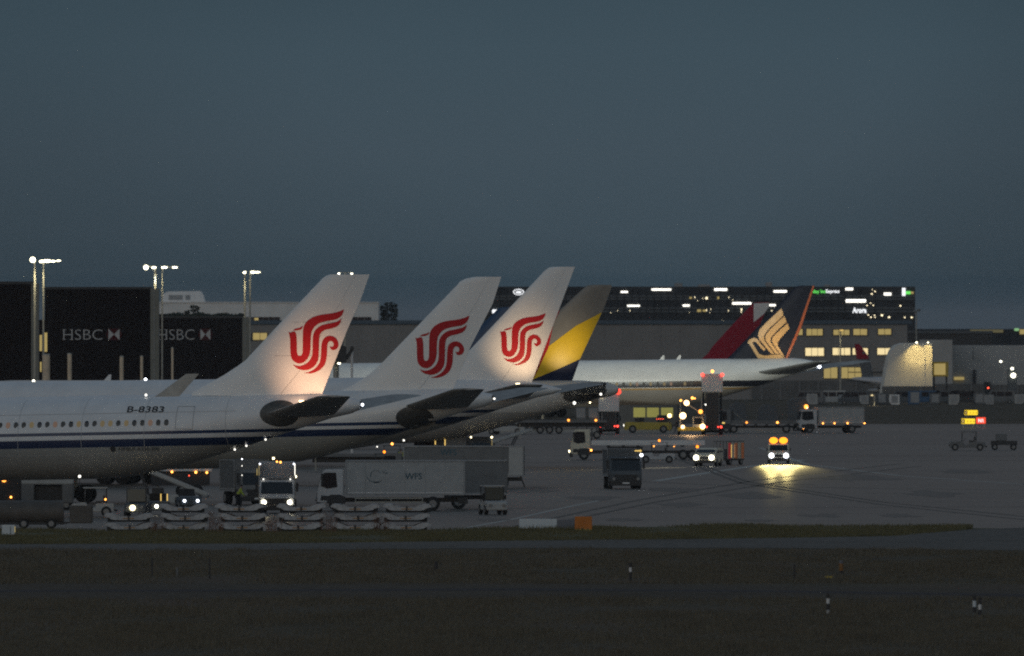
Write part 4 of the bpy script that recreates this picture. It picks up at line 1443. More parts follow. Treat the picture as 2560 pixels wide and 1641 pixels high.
# light stands added to put warm light on the long airliner's belly
for px, en, lab, cl in ((1578, 1500, 'added light stand left under the long airliner belly', (1, .55, .16)), (1668, 900, 'added light stand right under the long airliner belly', (1, .72, .2))):
    g = P(px, 0, 2192)
    wl_ = thing('added_light', lab, 'work light', (g.x, 2192, 0), 0, 'added lights under the belly')
    MB().cyl((0, 0, 0), (0, 0, .9), .04, .04, 8).build('stand', M['dark'], wl_, True)
    MB().box(-.3, .3, -.1, .1, .903, 1.15).build('lamp_head', M['dark'], wl_, False, .02)
    spot(wl_, (0, .2, 1.1), (0, 1, .0), en, 60, cl, 1.0, .3, 'added_light_beam')

spot(None, (P(388, 690, 2130).x, 2129, 19.0), (62, 92, -12.5), 150000, 62, (.94, 1.0, .88), 1.0, .5, 'floodlight_beam')


# ---------------------------------------------------------------- vehicles
WH = {}


def wheel(t, x, y, r=.5, wd=.3, name='wheel'):
    k = (r, wd)
    if k not in WH:
        WH[k] = (MB().cyl((0, -wd / 2, 0), (0, wd / 2, 0), r, r, 18).mesh('tyre', M['black'], True, .03),
                 MB().cyl((0, -wd / 2 - .012, 0), (0, wd / 2 + .012, 0), r * .55, r * .55, 14).mesh('rim', M['rim'], True))
    o = link(name, WH[k][0], t, (x, y, r))
    link('rim', WH[k][1], o)
    return o


def disc_lamp(t, name, x, y, z, r, m, ax='x', th=.06):
    d = Vector((th, 0, 0)) if ax == 'x' else (Vector((0, th, 0)) if ax == 'y' else Vector((0, 0, th)))
    p = Vector((x, y, z))
    return MB().cyl(p - d, p + d, r, r, 14).build(name, m, t, True)


def vehicle(name, label, cat, px, py, yaw, group=None):
    """wheel line at photo position px, py; yaw in degrees: 180 faces left, -90 faces the camera"""
    g = G(px, py)
    return thing(name, label, cat, (g.x, g.y, .004), math.radians(yaw), group)


def cab(t, xf, W, Hc, L, paint, zb=.55, visor=False, win=True):
    """forward-control lorry cab with raked windscreen"""
    xb = xf - L
    prof = [(xb, zb), (xb, Hc), (xf - .55, Hc), (xf - .38, Hc - .12), (xf - .05, zb + (Hc - zb) * .42), (xf, zb + (Hc - zb) * .32), (xf, zb)]
    MB().prism(prof, -W / 2, W / 2).build('cab', paint, t, False, .07)
    zl, zh = zb + (Hc - zb) * .46, Hc - .22
    x0, x1 = xf - .065, xf - .335
    e = .012
    MB().add([(x0 + e, -W / 2 + .12, zl), (x0 + e, W / 2 - .12, zl), (x1 + e, W / 2 - .18, zh), (x1 + e, -W / 2 + .18, zh),
              (x0 - .05, -W / 2 + .12, zl), (x0 - .05, W / 2 - .12, zl), (x1 - .05, W / 2 - .18, zh), (x1 - .05, -W / 2 + .18, zh)],
             [(0, 1, 2, 3), (7, 6, 5, 4), (0, 4, 5, 1), (1, 5, 6, 2), (2, 6, 7, 3), (3, 7, 4, 0)]).build('windscreen', M['glass'], t)
    for sg in (1, -1):
        y0, y1 = sorted((sg * (W / 2 - .03), sg * (W / 2 + .012)))
        MB().prism([(xf - .48, zh), (xb + .55, zh), (xb + .45, zl + .05), (xf - .75, zl - .08), (xf - .26, zl + .12)], y0, y1).build('side_window', M['glass'], t)
        MB().prism([(xf - .22, zb + .18), (xf - 1.05, zb + .18), (xf - 1.25, zb + .48), (xf - .3, zb + .55)], y0, y1).build('door_step', M['dark'], t)
        MB().box(xf - .45, xf - .28, sg * (W / 2 + .18) - .09, sg * (W / 2 + .18) + .09, zl + .15, zh - .05).build('mirror', M['dark'], t, False, .03)
    MB().box(xf + .003, xf + .045, -W / 2 + .35, W / 2 - .35, zb + .12, zb + (Hc - zb) * .29).build('grille', M['dark'], t)
    MB().box(xf - .25, xf + .09, -W / 2 + .02, W / 2 - .02, zb - .28, zb + .08).build('bumper', M['dark'], t, False, .04)
    if visor:
        MB().box(xf - .42, xf - .18, -W / 2 + .1, W / 2 - .1, Hc - .2, Hc - .12).build('sun_visor', M['dark'], t)


def headlights(t, xf, W, z, m=None, r=.13, inset=.32, beam=None, col=(1, .88, .55), off=.10):
    for sg in (1, -1):
        disc_lamp(t, 'headlight', xf + off, sg * (W / 2 - inset), z, r, m or M['rim'])
        if beam:
            b = spot(t, (xf + off + .12, sg * (W / 2 - inset), z), (1, 0, -.040), beam, 4.6, col, .8, .2, 'headlight_beam')
            b.scale = (1.8, 1, 1)      # low beam: wide and flat


def lorry(label, px, py, yaw, L=9.0, W=2.5, Hc=2.9, Lc=1.9, paint='truck', body='box', Hb=3.6, bodym='boxw', z0=1.0, axles=None, lights=None, beam=None, markers=None, cat='lorry', name='lorry',
          text=None, skirt=False, ramp=False, visor=False, hr=.13):
    t = vehicle(name, label, cat, px, py, yaw)
    xf, xr = L / 2, -L / 2
    cab(t, xf, W, Hc, Lc, M[paint], visor=visor)
    MB().box(xr + .1, xf - .2, -.45, .45, .62, .92).build('chassis', M['dark'], t)
    for sg in (1, -1):
        MB().prism([(xf - 2.0, .5), (xf - 2.0, .95), (xf - 1.7, 1.15), (xf - .95, 1.15), (xf - .7, .9), (xf - .7, .5)], sg * W / 2 - .02 - .02 * sg, sg * W / 2 + .004 * sg + .02 * sg).build('wheel_arch', M['dark'], t)
        wheel(t, xf - 1.33, sg * (W / 2 - .14))
        for ax in axles or (xr + 1.6,):
            wheel(t, ax, sg * (W / 2 - .2), .5, .5)
        if skirt:
            for z in (.62, .9):
                MB().bar((xr + 3.0, sg * (W / 2 - .02), z), (xf - Lc - .8, sg * (W / 2 - .02), z), .05, .1).build('side_rail', M['pole'], t)
            for x in (xr + 3.05, (xr + xf) / 2, xf - Lc - .85):
                MB().bar((x, sg * (W / 2 - .03), .55), (x, sg * (W / 2 - .03), 1.0), .06).build('rail_post', M['pole'], t)
    xb = xf - Lc - .12
    if body == 'box':
        MB().box(xr, xb, -W / 2 - .02, W / 2 + .02, z0, Hb).build('box_body', M[bodym], t, False, .03)
        for sg in (1, -1):
            for z in (z0 + .04, Hb - .05):
                MB().box(xr + .05, xb - .05, sg * (W / 2 + .045) - .022, sg * (W / 2 + .045) + .022, z - .05, z + .05).build('body_rail', M['grey'], t)
            for q in range(1, 6):
                x = xr + (xb - xr) * q / 6
                MB().box(x - .015, x + .015, sg * (W / 2 + .03) - .008, sg * (W / 2 + .03) + .008, z0 + .1, Hb - .11).build('panel_seam', M[bodym], t)
        for sg in (1, -1):
            MB().box(xr + .2, xb - .2, sg * (W / 2 + .032) - .006, sg * (W / 2 + .032) + .006, z0 + .14, z0 + .20).build('reflective_tape', M['boxw'] if bodym != 'boxw' else M['white'], t)
            for x in (xr + .04, xb - .04):
                MB().box(x - .05, x + .05, sg * (W / 2 + .05) - .02, sg * (W / 2 + .05) + .02, z0 + .05, Hb - .05).build('corner_post', M['grey'], t)
        MB().box(xf + .10, xf + .12, -.28, .28, .42, .54).build('number_plate', M['white'], t)
        if ramp:
            MB().box(xr - .12, xr - .02, -W / 2, W / 2, z0 - .5, z0 + 1.1).build('tail_lift', M['grey'], t)
    elif body == 'flat':
        MB().box(xr, xb, -W / 2, W / 2, z0, z0 + .46).build('flat_bed', M[bodym], t, False, .02)
        MB().box(xb - .1, xb, -W / 2, W / 2, z0 + .463, z0 + 1.7).build('headboard', M['dark'], t)
        MB().bar((xb - .1, W / 2 - .1, z0 + 1.55), (xb - 1.6, W / 2 - .1, z0 + .3), .05).build('headboard_stay', M['pole'], t)
        for q in range(7):
            x = xr + .6 + q * (xb - xr - 1) / 7
            MB().box(x, x + .35, W / 2 + .003, W / 2 + .04, z0 - .16, z0 - .003).build('stake_pocket', M['dark'], t)
    if lights:
        headlights(t, xf, W, .82, E_[lights], hr, .3, beam)
    else:
        headlights(t, xf, W, .82)
    for q in markers or ():
        x, y, z, m, r = q
        MB().ball((x, y, z), r * .8, 8, 6).build('marker_lamp', E_[m], t, True)
    if text:
        s_, xs, zs, tw, th, m_ = text
        vs, fs = text_fit(s_, tw, th, .01)
        MB().add([(xs - a, W / 2 + .04, zs + b) for a, b in vs], fs).build('lettering', M[m_], t)
    return t


# --- front lorry of the pair with large boxes (faces left)
def wfs_logo(t, x, z, s, W, m='teal'):
    """thin swirl: arcs around a globe"""
    mb = MB()

    def arc(cx_, cz_, r, a0, a1, w0, w1, ex=1.0):
        n = 16
        for i in range(n):
            qa = []
            for f in (i / n, (i + 1) / n):
                a = math.radians(a0 + (a1 - a0) * f)
                wv = w0 + (w1 - w0) * f
                qa.append(((r + wv) * math.cos(a) * ex, (r + wv) * math.sin(a), (r - wv) * math.cos(a) * ex, (r - wv) * math.sin(a)))
            p, q = qa
            mb.add([(x - (cx_ + p[0]) * s, W / 2 + .04, z + (cz_ + p[1]) * s), (x - (cx_ + q[0]) * s, W / 2 + .04, z + (cz_ + q[1]) * s),
                    (x - (cx_ + q[2]) * s, W / 2 + .04, z + (cz_ + q[3]) * s), (x - (cx_ + p[2]) * s, W / 2 + .04, z + (cz_ + p[3]) * s)], [(0, 1, 2, 3)])
    arc(0, 0, .5, 95, 200, .01, .05)
    arc(0, 0, .5, 20, 95, .02, .01)
    arc(0, .1, .8, 195, 290, .015, .06, 1.15)
    arc(.1, -.1, .62, 250, 330, .05, .01)
    arc(1.0, .55, .35, 190, 300, .01, .05)
    mb.build('swirl_emblem', M[m], t)


W1 = lorry('white box lorry facing left with swirl emblem and three blue letters, behind the dolly stacks', 978, 1277, 180, L=10.6, Hc=2.95, Hb=3.62, z0=1.12, axles=(-3.0,), text=('WFS', -1.0, 2.25, 1.22, .46, 'teal'), skirt=True)
wfs_logo(W1, 1.1, 2.55, .72, 2.5)
for x0 in (-4.6,):
    MB().box(x0 - .9, x0 - .2, -1.0, 1.0, .5, .95).build('rear_step', M['dark'], W1)
# long trailer box standing right behind it
tr = vehicle('trailer', 'grey windowless box trailer directly right of the emblem lorry', 'trailer', 1200, 1273, 180)
MB().box(-2.0, 1.9, -1.25, 1.25, 1.1, 3.55).build('box_body', M['boxg'], tr, False, .03)
MB().box(-1.9, 2.6, -.4, .4, .7, 1.0).build('chassis', M['dark'], tr)
for sg in (1, -1):
    for z in (1.14, 3.5):
        MB().box(-1.95, 1.85, sg * 1.275 - .02, sg * 1.275 + .02, z - .05, z + .05).build('body_rail', M['grey'], tr)
    wheel(tr, 1.55, sg * 1.05, .55, .5)
    wheel(tr, -.9, sg * 1.05, .5, .5)
MB().box(2.0, 2.35, -.9, .9, .75, 1.25).build('mudguard', M['dark'], tr, False, .05)

W2 = lorry('dark grey box lorry with pale tail end, half hidden behind the emblem lorry', 1128, 1222, 180, L=11.8, Hc=2.9, Hb=3.5, bodym='boxg', paint='boxg', z0=1.05, axles=(-4.2,), text=('WFS', 0.9, 2.72, 1.35, .5, 'teal'))
MB().box(-5.98, -5.91, -1.2, 1.2, 1.1, 3.45).build('rear_door', M['slate'], W2)
MB().box(-5.9, -4.7, 1.28, 1.3, 1.1, 3.4).build('pale_panel', M['boxw'], W2)
MB().bar((-5.6, 1.1, 1.2), (-6.0, 1.1, .1), .12).build('tail_leg', M['dark'], W2)

# --- lit high loader facing the camera
def scissor(t, x0, x1, W, z0, z1, m='dark'):
    for sg in (1, -1):
        y = sg * (W / 2 - .25)
        zm = (z0 + z1) / 2
        for za, zb in ((z0, zm), (zm, z1)):
            MB().bar((x0, y, za), (x1, y, zb), .12, .2).build('scissor_arm', M[m], t)
            MB().bar((x0, y + .13 * sg, zb), (x1, y + .13 * sg, za), .12, .2).build('scissor_arm', M[m], t)


def high_loader(label, px, py, yaw, zbox=1.2, Hb=3.9, W=2.5, L=8.5, paint='truck', bodym='boxw', lights=None, beam=None, rear=None, top=None, hr=.2, fill=False):
    t = vehicle('catering_lorry', label, 'catering lorry', px, py, yaw)
    xf, xr = L / 2, -L / 2
    cab(t, xf, W, 2.45, 1.7, M[paint], zb=.5)
    MB().box(xr, xf - .2, -.5, .5, .6, .95).build('chassis', M['dark'], t)
    for sg in (1, -1):
        wheel(t, xf - 1.2, sg * (W / 2 - .15))
        wheel(t, xr + 1.7, sg * (W / 2 - .2), .5, .5)
    scissor(t, xr + .8, xf - 2.2, W, .98, zbox - .05)
    if fill:
        MB().box(xr + .15, xf - 2.0, -W / 2 + .5, W / 2 - .5, .98, zbox - .12).build('lift_mast', M['dark'], t)
    MB().box(xr, xf - 1.9, -W / 2, W / 2, zbox, zbox + Hb - 1.1).build('box_body', M[bodym], t, False, .04)
    for sg in (1, -1):
        MB().box(xf - 1.9, xf - .4, sg * (W / 2 - .04) - .03, sg * (W / 2 - .04) + .03, zbox + .08, zbox + 1.1).build('platform_rail', M['grey'], t)
    MB().box(xf - 1.9, xf - .35, -W / 2, W / 2, zbox - .06, zbox + .04).build('front_platform', M['grey'], t)
    if lights:
        headlights(t, xf, W, .8, E_[lights], hr, .35, beam, off=.11)
    else:
        headlights(t, xf, W, .8)
    for sg in (1, -1):
        if rear:
            disc_lamp(t, 'tail_lamp', xr - .05, sg * (W / 2 - .2), .95, .14, E_[rear])
            disc_lamp(t, 'tail_lamp', xr - .05, sg * (W / 2 - .55), .95, .09, E_[rear])
    for q in top or ():
        MB().ball(q[:3], q[4], 10, 6).build('warning_lamp', E_[q[3]], t, True)
    return t


K1 = high_loader('high sided lorry facing the camera with both headlights glaring', 694, 1283, -90, zbox=2.52, Hb=2.2, L=8, lights='head', beam=260, hr=.16,
                 top=[(3.7, -1.2, 3.5, 'headb', .06), (3.7, 1.2, 3.5, 'headb', .06), (3.3, .25, 3.62, 'amberd', .08), (3.3, 0, 3.66, 'amberd', .07), (2.4, 1.3, 2.6, 'heady', .1)])
for sg in (1, -1):
    MB().box(2.9, 3.05, sg * 1.26 - .05, sg * 1.26 + .05, .9, 3.5).build('lift_column', M['cream'], K1)
    MB().box(3.05, 3.08, sg * 1.26 - .02, sg * 1.26 + .02, 2.7, 3.5).build('reflector_glow_strip', E_['strip' if sg > 0 else 'warmd'], K1)  # column strips glow by themselves in place of light caught on them
    disc_lamp(K1, 'mirror_lamp', 3.75, sg * .95, 2.42, .05, E_['strip'])

# lorry half hidden left of it
K2 = lorry('lorry with lit edge strips just left of the glaring lorry', 618, 1262, -75, L=6.5, Hc=2.6, Hb=3.35, paint='boxg', bodym='boxg',
           markers=[(3.2, -1.2, 3.4, 'headb', .06), (3.2, -1.2, 2.9, 'strip', .05), (3.2, -1.2, 2.2, 'strip', .05), (3.2, 1.2, 3.45, 'heady', .12)])
MB().box(3.26, 3.3, .9, 1.2, 2.1, 2.16).build('step_lamp', E_['edge'], K2)
MB().box(3.26, 3.3, -.1, -.05, 2.2, 2.7).build('reflector_glow_strip', E_['warmd'], K2)  # reflective edge given its own glow instead of reflected light

# --- dark lorry facing the camera, middle right
K3 = lorry('dark slate lorry facing the camera unlit except one glinting roof corner', 1556, 1222, -86, L=7.5, W=2.6, Hc=2.62, Hb=3.25, paint='slate', bodym='slate', visor=True,
           markers=[(3.55, 1.28, 2.75, 'headb', .17)])  # glowing ball stands in for a glint on the roof corner
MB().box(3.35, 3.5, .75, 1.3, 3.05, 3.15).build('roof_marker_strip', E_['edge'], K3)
MB().box(1.7, 1.9, 1.3, 1.36, .7, 3.2).build('side_reflector_glow', E_['warmd'], K3)  # reflector shines by emission, painting the light it would return
MB().box(2.2, 2.9, 1.302, 1.33, 1.0, 1.9).build('door_panel', M['cream'], K3)

# --- flatbed with cream cab facing left
K4 = lorry('cream cab flatbed lorry facing left with a long empty pale bed', 1594, 1150, 180, L=13.3, W=2.5, Hc=3.0, Lc=1.95, paint='cream', body='flat', bodym='white', z0=1.45, axles=(-4.5, -5.4),
           markers=[(4.6, 1.3, .95, 'amberd', .14), (-5.9, 1.3, 1.3, 'beacon', .18), (-1.6, 1.3, 1.35, 'amberd', .09), (-3.6, 1.3, 1.33, 'amberd', .07)])
disc_lamp(K4, 'headlight', 6.77, 1.0, .85, .12, E_['heady'])
MB().box(-.5, 3.0, -1.0, 1.0, .7, 1.3).build('under_frame', M['dark'], K4)

# tug in front of the flatbed
def tug(label, px, py, yaw, paint='truck', L=3.2, lights=None, beacon=None, canopy=True, group=None, hr=.11):
    t = vehicle('baggage_tug', label, 'baggage tug', px, py, yaw, group)
    W = 1.5
    MB().prism([(-L / 2, .32), (-L / 2, .92), (-.25, .92), (-.15, .62), (.35, .62), (.45, 1.0), (L / 2 - .1, .92), (L / 2, .78), (L / 2, .32)], -W / 2, W / 2).build('body', M[paint], t, False, .05)
    MB().box(-.75, -.2, -.6, .6, .923, 1.08).build('seat', M['dark'], t, False, .04)
    MB().box(-.85, -.72, -.6, .6, 1.0, 1.5).build('backrest', M['dark'], t, False, .04)
    MB().bar((.45, .25, 1.0), (.15, .25, 1.3), .05).build('steering_column', M['dark'], t)
    if canopy:
        for x in (-.95, .55):
            for y in (-.66, .66):
                MB().bar((x, y, .9), (x, y, 1.95), .06).build('canopy_post', M['dark'], t)
        MB().box(-1.05, .68, -.75, .75, 1.953, 2.05).build('canopy', M[paint], t, False, .03)
        MB().add([(.56, -.62, 1.05), (.56, .62, 1.05), (.5, .62, 1.9), (.5, -.62, 1.9)], [(0, 1, 2, 3)]).build('windscreen', M['glass'], t)
    for x in (-L / 2 + .55, L / 2 - .6):
        for sg in (1, -1):
            wheel(t, x, sg * (W / 2 - .08), .36, .24)
    MB().box(-L / 2 - .22, -L / 2, -.12, .12, .36, .5).build('tow_hitch', M['dark'], t)
    for sg in (1, -1):
        disc_lamp(t, 'headlight', L / 2 + .03, sg * .48, .66, hr, E_[lights] if lights else M['rim'])
    if beacon:
        MB().ball((-.2, 0, 2.17 if canopy else 1.6), .12, 10, 6).build('beacon', E_[beacon], t, True)
    return t


tug('white open tug with amber beacon in front of the flatbed lorry', 1643, 1158, 180, 'truck', 3.4, None, 'beacon')
tug('grey tug standing in the open right of the emblem lorry', 1232, 1287, -78, 'boxw', 3.0, None, None)
tug('faint tug alone near the right edge below the yellow signs', 2418, 1127, 180, 'boxg', 3.8)
fd = vehicle('equipment_cart', 'faint equipment cart at the right edge beside the lone tug', 'cart', 2510, 1126, 180)
MB().box(-1.4, 1.4, -.8, .8, .55, 1.0).build('deck', M['dark'], fd, False, .04)
MB().box(-.3, .9, -.6, .6, 1.0, 1.75).build('load', M['boxg'], fd, False, .06)
for x in (-1.0, 1.0):
    for sg in (1, -1):
        wheel(fd, x, sg * .7, .34, .22)

# --- people carrier with dazzling headlights and red lit side
def van(label, px, py, yaw, L=5.4, W=2.0, Ht=2.3, paint='truck', lights=None, beam=None, hr=.2, name='van', cat='van', hz=.85, col=(1, .9, .6)):
    t = vehicle(name, label, cat, px, py, yaw)
    xf, xr = L / 2, -L / 2
    MB().prism([(xr, .35), (xr, Ht - .1), (xr + .12, Ht), (xf - 1.35, Ht), (xf - 1.1, Ht - .1), (xf - .5, 1.25), (xf - .05, 1.05), (xf, .9), (xf, .35)], -W / 2, W / 2).build('body', M[paint], t, False, .08)
    ws = MB().add([(xf - .52, -W / 2 + .12, 1.28), (xf - .52, W / 2 - .12, 1.28), (xf - 1.04, W / 2 - .2, Ht - .16), (xf - 1.04, -W / 2 + .2, Ht - .16)], [(0, 1, 2, 3)]).build('windscreen', M['glass'], t)
    ws.data.transform(Matrix.Translation((.03, 0, .02)))
    for sg in (1, -1):
        MB().prism([(xf - 1.2, Ht - .25), (xf - 1.9, Ht - .25), (xf - 1.9, 1.3), (xf - .85, 1.3)], sg * W / 2 - .012, sg * W / 2 + .012).build('side_window', M['glass'], t)
        for q in range(2):
            x = xf - 2.05 - q * 1.35
            if x - 1.2 > xr:
                MB().prism([(x, Ht - .25), (x - 1.2, Ht - .25), (x - 1.2, 1.3), (x, 1.3)], sg * W / 2 - .012, sg * W / 2 + .012).build('side_window', M['glass'], t)
        for x in (xf - .95, xr + 1.0):
            wheel(t, x, sg * (W / 2 - .1), .36, .24)
        MB().box(xf - .95, xf - .8, sg * (W / 2 + .12) - .07, sg * (W / 2 + .12) + .07, 1.25, 1.5).build('mirror', M['dark'], t, False, .03)
    MB().box(xf - .05, xf + .05, -W / 2 + .05, W / 2 - .05, .3, .6).build('bumper', M['dark'], t, False, .03)
    MB().box(xf - .02, xf + .02, -.5, .5, .68, .9).build('grille', M['dark'], t)
    headlights(t, xf, W, hz, E_[lights] if lights else None, hr, .3, beam, col)
    return t


V1 = van('low cream vehicle with two dazzling white headlights towing a curtained cart', 1771, 1166, -104, 3.6, 2.1, 1.72, 'cream', 'head', 20000, .24, 'car', 'car', .82)
g = G(1822, 1162.5)
bc = thing('baggage_cart', 'tall curtained cart with dim red and amber stripes behind the low cream vehicle', 'baggage cart', (g.x, g.y, .004), math.radians(-122))
MB().box(-1.5, 1.5, -.8, .8, .42, .56).build('deck', M['dark'], bc, False, .02)
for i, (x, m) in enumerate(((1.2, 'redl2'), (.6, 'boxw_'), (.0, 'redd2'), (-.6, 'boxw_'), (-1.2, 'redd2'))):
    MB().box(x - .28, x + .28, .74, .79, .6, 2.1).build('curtain', M['cream'] if m == 'boxw_' else E_[m], bc)  # coloured curtains glow faintly in place of light falling on them
for x in (1.5, .9, .3, -.3, -.9, -1.5):
    for y in (.8, -.8):
        MB().bar((x, y, .56), (x, y, 2.2), .06).build('post', M['pole'], bc)
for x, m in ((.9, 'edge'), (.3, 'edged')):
    MB().box(x - .035, x + .035, .832, .85, .7, 1.95).build('reflector_glow_strip', E_[m], bc)  # reflections on the stripes are painted as a glow
MB().box(-1.55, 1.55, -.85, .85, 2.203, 2.3).build('roof', M['boxg'], bc, False, .03)
MB().box(-1.2, 1.2, -.6, .5, .563, 1.5).build('bags', M['slate'], bc, False, .1)
for x in (-1.0, 1.0):
    for sg in (1, -1):
        wheel(bc, x, sg * .7, .3, .2)
V2 = van('small vehicle with twin orange beacons and blue white headlights, ground lit before it', 1946, 1160, -90, 4.4, 2.0, 1.95, 'cream', 'headb', 420000, .24, 'car', 'car', .80, (1, .80, .30))
MB().box(.3, .55, -.75, .75, 1.953, 2.02).build('light_bar', M['dark'], V2)
for sg in (1, -1):
    MB().ball((.45, sg * .47, 2.24), .41, 12, 8, .75).build('beacon', E_['beacon'], V2, True)
    MB().ball((.5, sg * .33, 2.0 - .14), .06, 8, 6).build('roof_lamp', E_['amberd'], V2, True)

# --- far white catering lorry and the row of dollies it tows
K5 = lorry('far white box lorry with orange roof beacon and amber lamps under its body', 2072, 1083, 197, L=8.4, W=2.5, Hc=2.9, Lc=2.3, paint='truck', Hb=3.2, bodym='boxw', z0=1.15,
           markers=[(1.2, 1.38, 1.2, 'amberd', .13), (-.3, 1.38, 1.2, 'amberd', .13), (-2.0, 1.38, 1.2, 'amberd', .14), (-4.2, 1.38, 1.2, 'amberd', .13), (3.1, .5, 3.25, 'amber', .34), (3.8, -.9, 3.1, 'strip', .09), (3.2, 1.2, 3.1, 'strip', .1)])
K6 = lorry('far low loader with amber side lamps, nose against the white box lorry', 1915, 1083, 180, L=12.5, W=2.5, Hc=2.9, body='flat', paint='boxg', bodym='boxg', z0=1.1, axles=(-2.5, 4.0),
           markers=[(6.0, 1.3, 1.3, 'amber', .15), (2.4, 1.3, 1.3, 'amber', .15), (-1.4, 1.3, 1.3, 'amberd', .17), (-6.0, 1.3, 1.35, 'amber', .16), (-4.6, 1.3, .55, 'amberd', .1)])
MB().prism([(-2.6, 1.4), (-2.6, 3.9), (-3.4, 4.3), (-4.9, 4.3), (-4.9, 3.0), (-5.9, 2.8), (-5.9, 1.4)], -1.1, 1.1).build('load', M['slate'], K6, False, .06)
MB().prism([(4.6, 1.4), (4.6, 3.2), (3.8, 3.9), (2.6, 3.5), (2.2, 1.4)], -1.1, 1.1).build('load', M['slate'], K6, False, .06)
MB().prism([(1.2, 1.4), (1.0, 3.0), (.1, 3.6), (-1.2, 3.3), (-1.7, 1.4)], -1.1, 1.1).build('load', M['slate'], K6, False, .06)

# --- raised catering lorries seen from behind
high_loader('raised white box on dark lift with one big red lamp below the yellow tail', 1522, 1085, 90, zbox=2.75, Hb=3.35, L=8.4, bodym='white', rear='redl', top=[(-4.3, -1.15, 5.2, 'redl2b', .36), (-4.35, .9, 4.6, 'heady', .12)], fill=True)
high_loader('tallest raised white box with two red lamps and an amber lamp on top', 1780, 1087, 90, zbox=5.2, Hb=3.3, L=8.4, bodym='white', rear='redl', top=[(-4.3, -1.2, 7.3, 'redl', .22), (-4.3, 1.2, 7.3, 'redl', .22), (-4.2, 0, 7.72, 'amberd', .2)], fill=True)

# --- yellow tug seen from the rear and the glowing loader
ty = vehicle('aircraft_tug', 'low yellow aircraft tug with a broad flat flank left of the glowing loader', 'aircraft tug', 1620, 1083, 180)
MB().prism([(-2.9, .4), (-2.9, 1.3), (2.7, 1.35), (2.95, 1.1), (2.95, .4)], -1.3, 1.3).build('body', M['tugy'], ty, False, .06)
MB().box(-2.6, -1.1, -1.0, 1.0, 1.36, 2.2).build('cab', M['dark'], ty, False, .08)
MB().box(.5, 1.6, -1.0, 1.0, 1.36, 1.9).build('engine_cover', M['dark'], ty, False, .08)
for x in (-1.9, 1.9):
    for sg in (1, -1):
        wheel(ty, x, sg * 1.16, .5, .34)
disc_lamp(ty, 'headlight', 3.0, .9, .95, .12, E_['strip'])
bw = vehicle('bus', 'pale yellow lit bus front in the shade behind the yellow tug', 'bus', 1625, 1077, 180)
MB().box(-3.6, 3.8, -1.2, 1.2, .5, 3.2).build('body', M['dark'], bw, False, .1)
for x0 in (-2.9, -1.1, .6):
    MB().box(x0, x0 + 1.5, 1.19, 1.22, 1.7, 2.9).build('window', E_['warmf2'], bw)
for x in (-2.4, 2.4):
    for sg in (1, -1):
        wheel(bw, x, sg * 1.05, .5, .3)

gl = vehicle('container_loader', 'brightly glowing loader with stacked work lamps under the long airliner', 'container loader', 1727, 1088, -90)
MB().box(-4, 3.2, -1.6, 1.6, .5, .95).build('chassis', M['tugy'], gl, False, .05)
MB().box(2.2, 3.0, .2, 1.5, .953, 2.2).build('cabin', M['cream'], gl, False, .06)
MB().box(2.98, 3.02, .35, 1.35, 1.3, 2.1).build('cabin_window', M['glass'], gl)
for sg in (1, -1):
    wheel(gl, 2.2, sg * 1.45, .45, .3)
    wheel(gl, -2.8, sg * 1.45, .45, .3)
    MB().bar((3.0, sg * 1.3, .95), (1.0, sg * 1.3, 4.4), .1).build('lift_frame', M['pole'], gl)
MB().bar((2.4, -1.2, 4.3), (2.4, 1.6, 2.4), .12).build('conveyor_arm', M['pole'], gl)
for y, z, r, m in ((-1.0, 1.0, .22, 'loader'), (1.4, 1.05, .32, 'loader'), (-1.0, 2.35, .40, 'loader'), (-.55, 3.9, .33, 'loader'), (1.15, 2.85, .26, 'amber'), (-1.25, 4.2, .14, 'amberd'), (.15, 4.5, .17, 'amberd'), (.45, 4.45, .1, 'amberd'), (1.75, 3.7, .1, 'strip')):
    MB().ball((3.3, y, z), r, 12, 8).build('work_lamp', E_[m], gl, True)
    MB().bar((3.25, y, z), (2.9, y * .9, z), .05).build('lamp_bracket', M['dark'], gl)
for y in (-4.1, -3.85, -3.6, -3.35):
    disc_lamp(gl, 'red_marker', 2.0, y - .05, 1.95, .055, E_['redd'])
MB().box(1.85, 1.98, -4.3, -3.2, 1.86, 2.04).build('marker_bar', M['dark'], gl)
MB().bar((1.9, -3.2, 1.95), (1.9, -1.55, .8), .07).build('marker_arm', M['dark'], gl)
MB().ball((2.3, -2.6, 2.35), .25, 12, 8).build('work_lamp', E_['loader'], gl, True)
MB().bar((2.3, -2.6, .5), (2.3, -2.6, 2.2), .06).build('lamp_stand', M['dark'], gl)
spot(gl, (3.6, 0, 2.4), (1, 0, -.9), 1100, 130, (1, .60, .28), .9, .3, 'work_lamp_beam')
bt = vehicle('baggage_cart', 'small cart with two glowing rear bars right of the raised box lift', 'baggage cart', 1812, 1083, -90)
MB().box(-1.2, 1.2, -.75, .75, .4, .6).build('deck', M['dark'], bt, False, .03)
MB().box(-1.1, 1.1, .05, .72, .603, 1.7).build('load', M['boxw'], bt, False, .08)
for z, m in ((.62, 'edge'), (1.15, 'edge')):
    MB().box(1.21, 1.26, -.7, -.02, z, z + .2).build('light_bar', E_[m], bt)
for x in (-.8, .8):
    for sg in (1, -1):
        wheel(bt, x, sg * .66, .28, .18)

